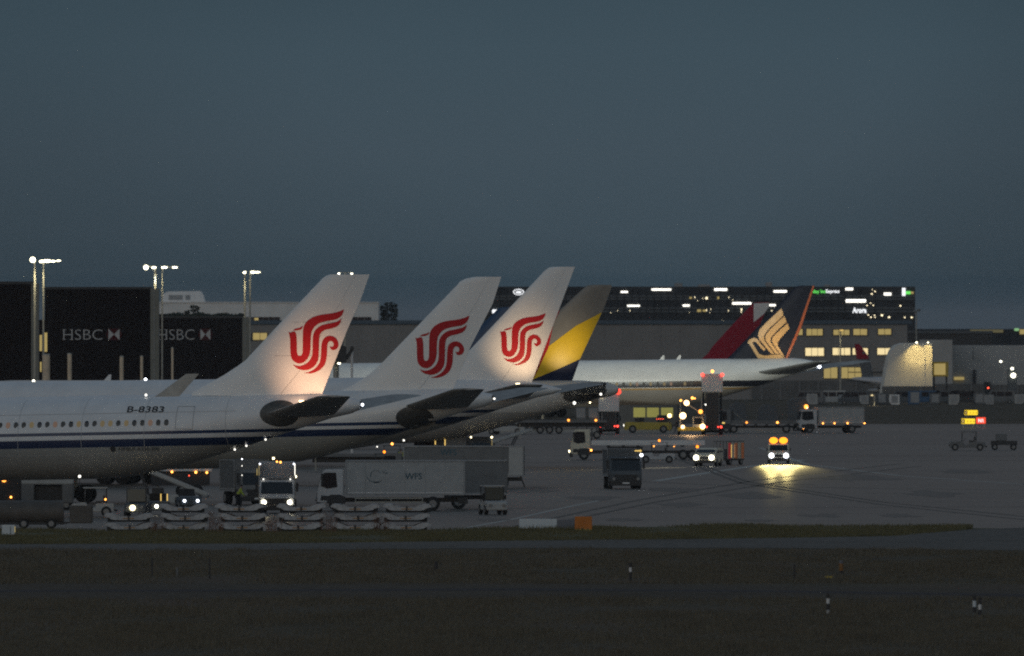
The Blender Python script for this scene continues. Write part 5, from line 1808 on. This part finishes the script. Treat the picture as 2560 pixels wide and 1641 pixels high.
# --- left cluster under the nearest fuselage
def belt_loader(label, px, py, yaw, z1=3.4, lights=True):
    t = vehicle('belt_loader', label, 'belt loader', px, py, yaw)
    MB().prism([(-2.6, .4), (-2.6, 1.0), (1.6, 1.0), (2.4, .9), (2.6, .7), (2.6, .4)], -.95, .95).build('body', M['boxw'], t, False, .05)
    MB().bar((-3.2, 0, .9), (3.4, 0, z1), .9, .18).build('conveyor', M['grey'], t)
    for sg in (1, -1):
        MB().bar((-3.2, sg * .5, 1.0), (3.4, sg * .5, z1 + .1), .08, .22).build('conveyor_rail', M['boxw'], t)
        for x in (-1.7, 1.7):
            wheel(t, x, sg * .85, .4, .26)
        MB().bar((1.2, sg * .4, .95), (1.9, sg * .4, z1 - .55), .1).build('lift_strut', M['dark'], t)
    MB().box(.2, 1.0, -.92, -.3, 1.003, 1.5).build('seat', M['dark'], t, False, .05)
    return t


L1 = belt_loader('belt loader with its pale conveyor sloping up to the nearest fuselage', 412, 1272, 172, 3.6)
for x, y, z, m, r in ((3.4, .6, 3.55, 'redl', .17), (2.2, .6, 3.5, 'strip', .09), (.7, .6, 3.62, 'strip', .09), (-1.9, .7, 2.4, 'redd', .05)):
    MB().ball((x, y, z), r, 8, 6).build('marker_lamp', E_[m], L1, True)
t1 = tug('tug with one large yellow headlight behind the leftmost dolly stack', 343, 1292, -95, 'slate', 3.0, None, None)
MB().ball((1.6, -.15, .62), .2, 12, 8).build('work_lamp', E_['heady'], t1, True)
t2 = tug('tug with a small bright headlight left of the second dolly stack', 396, 1288, -85, 'slate', 2.6, None, None, False)
MB().ball((1.4, -.22, .62), .13, 12, 8).build('work_lamp', E_['head'], t2, True)
MB().box(1.32, 1.36, .05, .12, 1.0, 1.5).build('reflector_glow_strip', E_['edge'], t2)  # both strips emit a painted reflection; they are no lamps
MB().box(1.32, 1.36, .5, .57, 1.0, 1.5).build('reflector_glow_strip', E_['edge'], t2)
t3 = tug('dark tug with paired blue white headlights between dolly stacks', 470, 1275, -80, 'slate', 2.8, 'headb', None, False, hr=.10)
t4 = tug('dull white tug with tall posts left of the yellow headlight', 232, 1292, 180, 'boxw', 3.0)
MB().bar((.9, .7, 1.9), (.9, .7, 2.75), .05).build('lamp_pole', M['dark'], t4)
MB().ball((.9, .75, 2.8), .1, 8, 6).build('mast_lamp', E_['strip'], t4, True)
MB().ball((-.9, .78, 1.2), .07, 8, 6).build('side_lamp', E_['amberd'], t4, True)
c1 = vehicle('container_loader', 'grey loader with a dark square opening under the nearest wing root', 'container loader', 118, 1275, 180)
MB().box(-1.9, -1.1, -1.2, 1.2, .5, 1.85).build('rear_housing', M['boxg'], c1, False, .05)
MB().box(.9, 1.9, -1.2, 1.2, .5, 1.85).build('front_housing', M['boxg'], c1, False, .05)
MB().box(-1.9, 1.9, -1.2, 1.2, 1.853, 2.55).build('upper_deck', M['boxw'], c1, False, .05)
MB().box(-1.08, .88, -1.0, .7, .6, 1.8).build('dark_recess', M['dark'], c1)
for x in (-1.4, 1.4):
    for sg in (1, -1):
        wheel(c1, x, sg * 1.0, .36, .25)
MB().ball((-1.6, .8, 2.75), .12, 8, 6).build('beacon', E_['amberdd'], c1, True)
c2 = vehicle('service_van', 'pale roofed service vehicle at left edge with orange beacon', 'van', 18, 1278, 180)
MB().prism([(-1.0, .4), (-1.0, 2.5), (-.55, 2.95), (2.2, 2.95), (2.4, .4)], -1, 1).build('body', M['dark'], c2, False, .08)
MB().prism([(-1.02, 2.35), (-.6, 2.98), (2.1, 2.98), (2.1, 2.3)], -1.03, 1.03).build('roof', M['truck'], c2, False, .05)
MB().ball((.2, 1.05, 2.25), .18, 10, 6).build('beacon', E_['amber'], c2, True)
for x in (-.4, 1.6):
    for sg in (1, -1):
        wheel(c2, x, sg * .9, .36, .25)
MB().ball((-.3, 1.1, 1.0), .08, 8, 6).build('side_lamp', E_['amberd'], c2, True)
dk = vehicle('fuel_bowser', 'long dull rounded tank body at the left edge in front of the loader', 'bowser', 60, 1322, 180)
MB().cyl((-2.6, 0, 1.05), (3.5, 0, 1.05), .8, .8, 20).build('tank', M['bowser'], dk, True)
MB().box(-2.8, 3.5, -.75, .75, .3, .42).build('frame', M['dark'], dk)
for x in (-1.8, 0, 2.4):
    for sg in (1, -1):
        wheel(dk, x, sg * .72, .33, .24)
MB().box(-4.5, -3.0, -.8, .8, .35, 1.5).build('pump_box', M['bowser'], dk, False, .06)
MB().box(-3.0, -2.6, -.2, .2, .35, .45).build('drawbar', M['dark'], dk)

# trailers under the second and third fuselages
def trailer(label, px, py, yaw, L=8.0, z=1.6, bodym='boxw', lamps=(), nw=3):
    t = vehicle('trailer', label, 'trailer', px, py, yaw)
    MB().box(-L / 2, L / 2, -1.2, 1.2, z, z + .3).build('bed', M[bodym], t, False, .03)
    MB().box(-L / 2 + .3, L / 2 - .5, -.5, .5, z - .5, z - .003).build('chassis', M['dark'], t)
    for i in range(nw):
        x = -L / 2 + 1.2 + i * 1.15
        for sg in (1, -1):
            wheel(t, x, sg * 1.0, .48, .3)
            MB().bar((x, sg * .45, .48), (x, sg * .45, z - .1), .12).build('axle_hanger', M['dark'], t)
    MB().bar((L / 2 - .8, .6, z), (L / 2 - .8, .6, .05), .12).build('landing_leg', M['pole'], t)
    MB().bar((L / 2 - .8, -.6, z), (L / 2 - .8, -.6, .05), .12).build('landing_leg', M['pole'], t)
    for x, zz, m, r in lamps:
        MB().ball((x, 1.25, zz), r, 8, 6).build('marker_lamp', E_[m], t, True)
    return t


T1 = trailer('pale edged trailer with three amber side lamps behind the belt loader', 450, 1243, 180, 5.0, 2.0, 'white', [(.6, 1.95, 'amberd', .09), (-1.25, 1.92, 'amberd', .1), (-2.1, 1.9, 'amberd', .09)], 2)
MB().box(-2.3, 2.2, -1.0, 1.0, .9, 1.95).build('under_skirt', M['dark'], T1)
trailer('empty dark flat trailer with pale rail behind the emblem lorry roof', 880, 1180, 180, 8.2, 1.35, 'boxg', (), 3)
trailer('far dark trailer with two amber lamps left of the raised white box', 1400, 1098, 180, 11, 1.9, 'boxg', [(-1.0, 2.2, 'amber', .14), (-4.2, 2.2, 'amber', .14)], 3)
for px, lab in ((1452, 'near grey container on the far dark trailer'), (1483, 'second grey container beside the near one on the far trailer')):
    g = G(px, 1098)
    o = thing('air_container', lab, 'container', (g.x, g.y, 2.208), PI, 'air containers')
    MB().prism([(-.62, 0), (-.62, 1.55), (.62, 1.55), (.62, .5), (.3, 0)], -.7, .7).build('shell', M['boxg'], o, False, .03)
    MB().box(-.5, .5, .703, .72, .3, 1.4).build('door_panel', M['grey'], o)
dv = lorry('black van like lorry with two lit roof corners above the emblem lorry', 1190, 1165, -80, L=6, W=2.2, Hc=2.4, Hb=2.75, paint='dark', bodym='dark', markers=[(2.95, -1.0, 2.72, 'heady', .1), (2.95, 1.0, 2.72, 'heady', .12)])
MB().box(3.0, 3.04, .98, 1.02, .9, 2.6).build('reflector_glow_strip', E_['warmd'], dv)  # glow painted on the reflector in place of returned light
dc = vehicle('cargo_door_dolly', 'tall container dolly with two golden lit vertical edges', 'container dolly', 1101, 1165, 180)
MB().box(-2.6, 2.6, -1.0, 1.0, .5, .75).build('deck', M['dark'], dc, False, .03)
MB().box(-.42, .42, -.9, .9, .753, 3.3).build('dark_container', M['dark'], dc)
MB().box(-2.5, -.46, -.9, .9, .753, 2.9).build('grey_container', M['boxg'], dc, False, .05)
MB().box(.46, 2.5, -.9, .9, .753, 2.5).build('rust_container', M['brown'], dc, False, .05)
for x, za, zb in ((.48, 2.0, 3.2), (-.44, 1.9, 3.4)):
    MB().box(x - .05, x + .05, .905, .95, za, zb).build('glowing_edge', E_['edge'], dc)  # edges glow by emission to imitate light catching them
for x in (-2, 2):
    for sg in (1, -1):
        wheel(dc, x, sg * .9, .3, .2)
t5 = tug('tug with orange beacon glowing just above the emblem lorry roof', 955, 1192, 180, 'slate', 2.6, None, 'beacon')
t6 = tug('small dark tug below the second fuselage with pale lamps', 975, 1168, 180, 'slate', 2.6, None, 'amberd')
MB().ball((1.2, .6, 1.9), .07, 8, 6).build('roof_lamp', E_['strip'], t6, True)
MB().ball((-1.3, .6, 2.5), .09, 8, 6).build('mast_lamp', E_['strip'], t6, True)
MB().bar((-1.3, .6, .9), (-1.3, .6, 2.45), .05).build('lamp_pole', M['dark'], t6)
L2 = belt_loader('far belt loader folded behind the black lorry under the third fuselage', 1245, 1150, 15, 2.9)
L3 = belt_loader('dark belt loader with white nose under the yellow tailed airliner', 1268, 1087, 160, 2.6)
gs = trailer('far black trailer with wheels left of the raised white box', 1330, 1085, 180, 9, 1.5, 'dark', (), 3)

# parked vehicles along the far right building
far = [(2020, 1012, 180, 'boxg', 'grey van among the far parked row below the long airliner tail'), (2080, 1011, 180, 'boxw', 'pale van in the far row left of the blue van'),
       (2135, 1012, 180, 'slate', 'dark van in the far row before the lit terminal'), (2262, 1011, 180, 'slate', 'dark van below the white lit building'),
       (2312, 1011, 180, 'bluev', 'blue van below the white lit building'), (2360, 1011, 180, 'slate', 'dark van right of the blue van'),
       (2415, 1011, 0, 'dark', 'black van beside the annex pillar'), (2500, 1010, 180, 'boxg', 'grey van beneath the far bright lamp')]
for px, py, yw, pn, lab in far:
    o = van(lab, px, py, yw, 5.2, 2.0, 2.3, pn)
    o['group'] = 'vans parked by the far buildings'
fl = vehicle('tall_loader', 'dark tall loader with one bright white lamp at the right edge', 'loader', 2530, 1003, 180)
MB().box(-1.5, 1.6, -1, 1, .5, 1.4).build('body', M['dark'], fl, False, .06)
MB().box(-.8, .8, -.8, .8, 1.403, 5.6).build('lift_tower', M['slate'], fl, False, .05)
for x in (-1, 1):
    for sg in (1, -1):
        wheel(fl, x, sg * .9, .45, .3)
MB().ball((-.2, 1.0, 4.5), .42, 12, 8).build('lamp', E_['head'], fl, True)
MB().ball((0, .9, 5.7), .24, 12, 8).build('lamp', E_['floods'], fl, True)
MB().ball((4.2, 1, 2.3), .16, 10, 6).build('marker_lamp', E_['redd'], fl, True)
MB().bar((4.2, 1, 2.3), (1.2, .9, 1.3), .08).build('boom', M['dark'], fl)

# silver air containers and boxes left in front of the far buildings
kinds = ['boxw', 'boxg', 'grey', 'boxw', 'slate', 'lightgrey', 'bluev', 'boxg']
rr = random.Random(9)
protos = {}
spots_ = [(2030, 'left of the small roadside lamp'), (2052, 'near the lit terminal windows'), (2108, 'between the pale van and the dark van'), (2160, 'just left of the small roadside lamp'), (2205, 'at the left corner of the white building'),
          (2236, 'under the white lit building left side'), (2287, 'under the white lit building middle'), (2338, 'below the small lit cabin'), (2385, 'right of the small lit cabin'), (2448, 'right of the annex pillar'),
          (2472, 'left of the grey van by the bright lamp'), (2549, 'at the right edge under the bright lamp')]
words = dict(boxw='pale', boxg='dull grey', grey='mid grey', slate='dark', lightgrey='white', bluev='blue')
for i, (px, wh) in enumerate(spots_):
    kd = kinds[i % len(kinds)]
    Y = 2895 + rr.uniform(-25, 20)
    sc_ = rr.uniform(.95, 1.45)
    o = thing('air_container', '%s air container %s' % (words[kd], wh), 'container', ((px - 1280) * Y / F, Y, 0), PI if rr.random() < .5 else 0, 'air containers')
    MB().prism([(-.8 * sc_, .1), (-.8 * sc_, 1.65 * sc_), (.8 * sc_, 1.65 * sc_), (.8 * sc_, .6 * sc_), (.45 * sc_, .1)], -.75, .75).build('shell', M[kd], o, False, .03)
    for sg in (1, -1):
        MB().box(-.5 * sc_, .5 * sc_, sg * .765 - .012, sg * .765 + .012, .4, 1.5 * sc_).build('door_panel', M['grey'], o)
    MB().box(-.85 * sc_, .85 * sc_, -.7, .7, 0, .097).build('base', M['dark'], o)


# ---------------------------------------------------------------- stacked pallet dollies
def make_dolly():
    t = thing('pallet_dolly', 'x', 'pallet dolly', (0, 0, 0), 0, 'stacked pallet dollies along the verge')
    half = [(0, .36), (.50, .36), (.90, .53), (1.44, .57), (1.58, .47), (1.58, .36), (1.40, .33), (1.12, .19), (.85, .14), (0, .14)]
    prof = half + [(-x, z) for x, z in reversed(half[1:-1])]
    for y in (-1.1, 1.02):
        MB().prism(prof, y, y + .08).build('side_frame', M['bluegrey'], t)
    for sg in (1, -1):
        MB().prism([(sg * .98, .545), (sg * 1.42, .572), (sg * 1.42, .59), (sg * .98, .565)], -1.02, 1.02).build('end_platform', M['bluegrey'], t)
        MB().box(sg * 1.30 - .11, sg * 1.30 + .11, -1.14, -1.104, .30, .52).build('corner_bracket', M['bluegrey'], t)
        wheel(t, sg * 1.15, -.75, .1, .12, 'castor')
        wheel(t, sg * 1.15, .75, .1, .12, 'castor')
    MB().box(-1.36, 1.36, -1.0, 1.0, .03, .33).build('gap_backing', M['black'], t)  # black block behind the frames paints the gaps dark, as if shaded
    me = MB().cyl((0, -1.0, 0), (0, 1.0, 0), .05, .05, 8).mesh('roller', M['rim'], True)
    for q in range(6):
        link('roller', me, t, (-.75 + q * .3, 0, .345))
    MB().box(-.06, .06, -1.16, -1.104, .02, .42).build('centre_latch', M['dark'], t)
    MB().bar((.35, -1.13, .255), (-.35, -1.13, .255), .02, .05).build('reflector', M['reflect'], t)
    return t


M['reflect'] = mat('amber_reflector', (0.45, 0.22, 0.05), 0.4)
proto = make_dolly()
stacks = [(322, 2, 'leftmost stack'), (462, 3, 'second stack from left'), (607, 3, 'stack left of the glaring lorry'), (753, 3, 'stack just right of the glaring lorry'), (888, 3, 'second last stack at right'), (1016, 3, 'rightmost stack')]
where = {2: ('bottom', 'top'), 3: ('bottom', 'middle', 'top')}
first = True
for i, (px, n, lab) in enumerate(stacks):
    g = G(px, 1329)
    for k_ in range(n):
        o = proto if first else copy_tree(proto)
        first = False
        o.location = (g.x + RND.uniform(-.14, .14), g.y + RND.uniform(-.25, .25), .004 + k_ * .60)
        o.rotation_euler = (0, 0, RND.uniform(-.09, .09))
        o['label'] = '%s grey pallet dolly in the %s' % (where[n][k_], lab)

# dead weeds growing in the gaps between stacks
for i, (px, hgt, lab) in enumerate(((395, 1.0, 'reddish dead weed tuft right of the leftmost dolly stack'), (540, 1.5, 'tall dead weed tuft right of the second dolly stack'), (683, 1.3, 'dead weed tuft in the orange light below the glaring lorry'),
                                    (823, 1.6, 'tall dead weed tuft before the emblem lorry cab'), (952, 1.6, 'dead weed tuft between the last two dolly stacks'))):
    g = G(px, 1333)
    t = thing('weed_plant', lab, 'weeds', (g.x, g.y, 0), 0, 'dead weeds along the verge')
    mb, ml = MB(), MB()
    r = random.Random(i + 3)
    for q in range(34):
        x, y = r.uniform(-.5, .5), r.uniform(-.3, .3)
        h = hgt * r.uniform(.4, 1)
        p = Vector((x, y, 0))
        tip = Vector((x + r.uniform(-.3, .3), y + r.uniform(-.15, .15), h))
        mb.add([p + Vector((-.012, 0, 0)), p + Vector((.012, 0, 0)), tip], [(0, 1, 2)])
        for _ in range(4):
            f = r.uniform(.4, 1)
            c = p.lerp(tip, f)
            d = Vector((r.uniform(-.14, .14), r.uniform(-.1, .1), r.uniform(-.02, .12)))
            ml.add([c, c + d, c + d * .5 + Vector((0, 0, .05))], [(0, 1, 2)])
    mb.build('stem', M['weed'], t)
    ml.build('leaf_spray', M['weed'], t)[ 'kind'] = 'stuff'

# ---------------------------------------------------------------- boards, signs, marker posts
def board(name, label, cat, px0, px1, y0, y1, m, dep=.12, legs=2):
    Y = gy(y1 + 2)
    a, b = P(px0, y1, Y), P(px1, y0, Y)
    t = thing(name, label, cat, ((a.x + b.x) / 2, Y, 0))
    w_ = (b.x - a.x) / 2
    MB().box(-w_, w_, -dep / 2, dep / 2, .10, b.z - a.z + .06).build('panel', M[m], t, False, .02)
    for q in range(legs):
        x = -w_ * .7 + 1.4 * w_ * q / max(1, legs - 1)
        MB().box(x - .04, x + .04, dep / 2 + .003, dep / 2 + .08, -.05, b.z - a.z - .05).build('leg', M['dark'], t)
    return t


b1 = board('sign_board', 'long pale white board on the verge edge left of the orange board', 'sign board', 1298, 1392, 1298, 1324, 'board')
board('sign_board', 'dull grey board between the white board and the orange board', 'sign board', 1394, 1436, 1300, 1325, 'boardg')
b2 = board('sign_board', 'square orange board standing on the verge edge', 'sign board', 1437, 1480, 1292, 1327, 'boxo', .5)
MB().box(-.55, .55, -.27, -.252, .04, .14).build('base_plate', M['tugy'], b2)
b3 = board('sign_board', 'small white cabinet board at the far left of the verge', 'sign board', 5, 37, 1313, 1339, 'board', .3)
MB().box(.40, .44, -.17, -.155, .25, .62).build('yellow_strip', E_['warmd'], b3)
MB().box(.12, .15, -.165, -.151, .12, .62).build('panel_gap', M['dark'], b3)


def airfield_sign(label, px0, px1, y0, y1, Yd, face, glyph=None, gx0=None, marks=0, gm='letter', blackbox=None):
    a, b = P(px0, y1, Yd), P(px1, y0, Yd)
    t = thing('airfield_sign', label, 'airfield sign', ((a.x + b.x) / 2, Yd, 0), 0, 'lit airfield signs')
    w_ = (b.x - a.x) / 2
    MB().box(-w_, w_, 0, .3, a.z, b.z).build('case', M['dark'], t, False, .03)
    MB().box(-w_ + .05, w_ - .05, -.03, -.004, a.z + .05, b.z - .05).build('face', E_[face], t)
    for x in (-w_ * .7, w_ * .7):
        MB().cyl((x, .15, 0), (x, .15, a.z), .06, .06, 8).build('leg', M['pole'], t, True)
    h = b.z - a.z
    if blackbox:
        x0, x1 = [(p - (px0 + px1) / 2) * Yd / F for p in blackbox]
        MB().box(x0, x1, -.045, -.032, a.z + .12, b.z - .12).build('black_panel', M['letter'], t)
    if glyph:
        x0, x1 = [(p - (px0 + px1) / 2) * Yd / F for p in gx0]
        vs, fs = text_fit(glyph, x1 - x0, h * .5, .02)
        MB().add([(x0 + u, -.05, a.z + h * .25 + v) for u, v in vs], fs).build('lettering', E_[gm] if gm in E_ else M[gm], t)
    for q in range(marks):
        x = -w_ * .1 + (w_ * .85) * q / max(1, marks - 1)
        MB().prism([(x - .12, a.z + h * .35), (x + .1, a.z + h * .35), (x + .1, a.z + h * .62), (x - .02, a.z + h * .62)], -.045, -.033).build('mark', E_['ymark'], t)
    return t


airfield_sign('upper yellow lit sign with a letter A in its black end', 2410, 2445, 1025, 1039, 2380, 'ysign', 'A', (2413, 2417), 3, 'edge', (2411.5, 2418.5))
airfield_sign('lower yellow lit sign with a letter K joined to the red sign', 2403, 2438.5, 1046, 1061, 2250, 'ysign', 'K', (2406, 2410.5), 3, 'edge', (2404.5, 2411.8))
airfield_sign('red lit sign with two white characters right of the yellow signs', 2439.5, 2465, 1043, 1060.5, 2250, 'rsign', 'N1', (2446, 2458), 0, 'wsign')


def marker(label, px, ytop, ybase, bands, r=.09, tilt=0.0, group='marker posts in the foreground grass'):
    g = G(px, ybase)
    s_ = g.y / F
    t = thing('marker_post', label, 'marker post', (g.x, g.y, 0), 0, group)
    h = (ybase - ytop) * s_
    for f0, f1, m in bands:
        MB().cyl((tilt * f0 * h, 0, f0 * h + .002), (tilt * f1 * h, 0, f1 * h - .002), r, r, 12).build('band', M[m], t, True)
    return t


marker('short post with one white band in the middle of the foreground grass', 1576, 1407, 1452, [(0, .48, 'dark'), (.48, .74, 'white'), (.74, 1, 'dark')], .075)
marker('taller post with two white bands right of centre beside the track', 2070, 1484, 1537, [(0, .05, 'dark'), (.05, .22, 'boxw'), (.22, .52, 'dark'), (.52, .76, 'white'), (.76, 1, 'dark')], .08)
marker('blue white banded post at right beside a leaning twin', 2436, 1488, 1532, [(0, .32, 'dark'), (.32, .68, 'board'), (.68, 1, 'dark')], .085)
marker('white banded post touching the right twin at lower right', 2449.5, 1494, 1545, [(0, .12, 'boxg'), (.12, .40, 'dark'), (.40, .66, 'white'), (.66, 1, 'dark')], .075)
marker('orange topped marker post in the grass near the right', 2103, 1402, 1436, [(0, .25, 'dark'), (.25, .8, 'faded'), (.8, 1, 'boardg')], .11)
marker('thin dark post at left in the foreground grass', 380, 1396, 1442, [(0, 1, 'dark')], .05)
marker('thin pale stub between two dark posts at left', 443, 1418, 1440, [(0, 1, 'boxg')], .06)
marker('thin dark post right of the pale stub at left', 524, 1394, 1447, [(0, 1, 'dark')], .05)
marker('thin dark post in the grass left of the orange marker', 1986, 1412, 1452, [(0, 1, 'dark')], .05)
marker('dark stub post left of the white boards in the grass', 1090, 1404, 1430, [(0, 1, 'dark')], .1)
ym = thing('edge_marker', 'low yellow edge marker lying in the grass beside the orange post', 'marker', tuple(G(2072, 1447)))
MB().box(-.22, .22, -.06, .06, .0, .13).build('body', M['tugy'], ym, False, .03)
MB().box(-.26, .26, -.1, .1, -.02, .012).build('base', M['dark'], ym)


# ---------------------------------------------------------------- people
def person(label, px, py, yaw, pose, top, vest, hgt=1.75):
    g = G(px, py)
    t = thing('person', label, 'person', (g.x, g.y, .004), math.radians(yaw))
    k = hgt / 1.75
    stride, arm, lean = pose
    J = {'pelvis': (0, 0, .95), 'chest': (lean * .6, 0, 1.28), 'neck': (lean, 0, 1.50), 'head': (lean * 1.15 + .02, 0, 1.60), 'crown': (lean * 1.2, 0, 1.70)}
    rad = {'pelvis': .15, 'chest': .165, 'neck': .062, 'head': .092, 'crown': .075}
    E = [('pelvis', 'chest'), ('chest', 'neck'), ('neck', 'head'), ('head', 'crown')]
    for sg, n in ((1, 'l'), (-1, 'r')):
        s = stride * sg
        J.update({'hip' + n: (0, sg * .10, .90), 'knee' + n: (s * .5 + .03, sg * .11, .50), 'ankle' + n: (s * .95 - .02, sg * .11, .09), 'toe' + n: (s * .95 + .15, sg * .12, .045),
                  'sh' + n: (lean * .9, sg * .19, 1.42), 'el' + n: (lean - arm * sg * .18 - .03, sg * .25, 1.15), 'wr' + n: (lean - arm * sg * .35 + .08, sg * .25, .93), 'hand' + n: (lean - arm * sg * .4 + .11, sg * .24, .84)})
        rad.update({'hip' + n: .095, 'knee' + n: .062, 'ankle' + n: .042, 'toe' + n: .036, 'sh' + n: .062, 'el' + n: .044, 'wr' + n: .030, 'hand' + n: .036})
        E += [('pelvis', 'hip' + n), ('hip' + n, 'knee' + n), ('knee' + n, 'ankle' + n), ('ankle' + n, 'toe' + n), ('chest', 'sh' + n), ('sh' + n, 'el' + n), ('el' + n, 'wr' + n), ('wr' + n, 'hand' + n)]

    def skin(name, keys, grow, m):
        ks = [q for q in J if q in keys]
        me = bpy.data.meshes.new(name)
        me.from_pydata([Vector(J[q]) * k for q in ks], [(ks.index(a), ks.index(b)) for a, b in E if a in ks and b in ks], [])
        me.materials.append(m)
        o = link(name, me, t)
        mo = o.modifiers.new('skin', 'SKIN')
        for q, sv in zip(ks, me.skin_vertices[0].data):
            sv.radius = ((rad[q] + grow) * k,) * 2
        me.skin_vertices[0].data[0].use_root = True
        sb = o.modifiers.new('smooth', 'SUBSURF')
        sb.levels = sb.render_levels = 1
        dg = bpy.context.evaluated_depsgraph_get()
        me2 = bpy.data.meshes.new_from_object(o.evaluated_get(dg))
        o.modifiers.clear()
        o.data = me2
        for p in me2.polygons:
            p.use_smooth = True
        return o
    skin('body', set(J), 0, M['skin'])
    skin('jacket', {'pelvis', 'chest', 'shl', 'ell', 'wrl', 'shr', 'elr', 'wrr'}, .018, M[vest])
    skin('trousers', {'pelvis', 'hipl', 'kneel', 'anklel', 'hipr', 'kneer', 'ankler', 'toel', 'toer'}, .014, M['trouser'])
    MB().ball((J['head'][0] * k - .015, 0, 1.665 * k), .098 * k, 10, 8, .9).build('hair', M['trouser'], t, True)
    return t


person('person in hi-vis jacket bending forward beside the glaring lorry', 595, 1272, 0, (.22, .5, .22), 'hv', 'hv')
person('person in dark clothes striding past the glowing loader', 1692, 1084, 180, (.32, .8, .04), 'slate', 'trouser')
person('person in hi-vis jacket standing above the emblem lorry roof by the small tug', 1002, 1170, -90, (.05, .2, .0), 'hv', 'hv')
person('person in hi-vis jacket standing over the large yellow headlight', 352, 1284, -90, (.08, .3, .05), 'hv', 'hv')


# ---------------------------------------------------------------- dusk haze
hm = bpy.data.materials.new('dusk_haze')
hm.use_nodes = True
hn, hl = hm.node_tree.nodes, hm.node_tree.links
hn.remove(hn['Principled BSDF'])
pv = hn.new('ShaderNodeVolumePrincipled')
pv.inputs['Color'].default_value = (0.86, 0.93, 1.0, 1)
pv.inputs['Density'].default_value = HAZE
pv.inputs['Anisotropy'].default_value = 0.3
hl.new(pv.outputs[0], hn['Material Output'].inputs['Volume'])
hz = MB().box(-31000, 31000, -1500, 41000, -1.0, 46.0).build('haze', hm)
hz['kind'] = 'stuff'
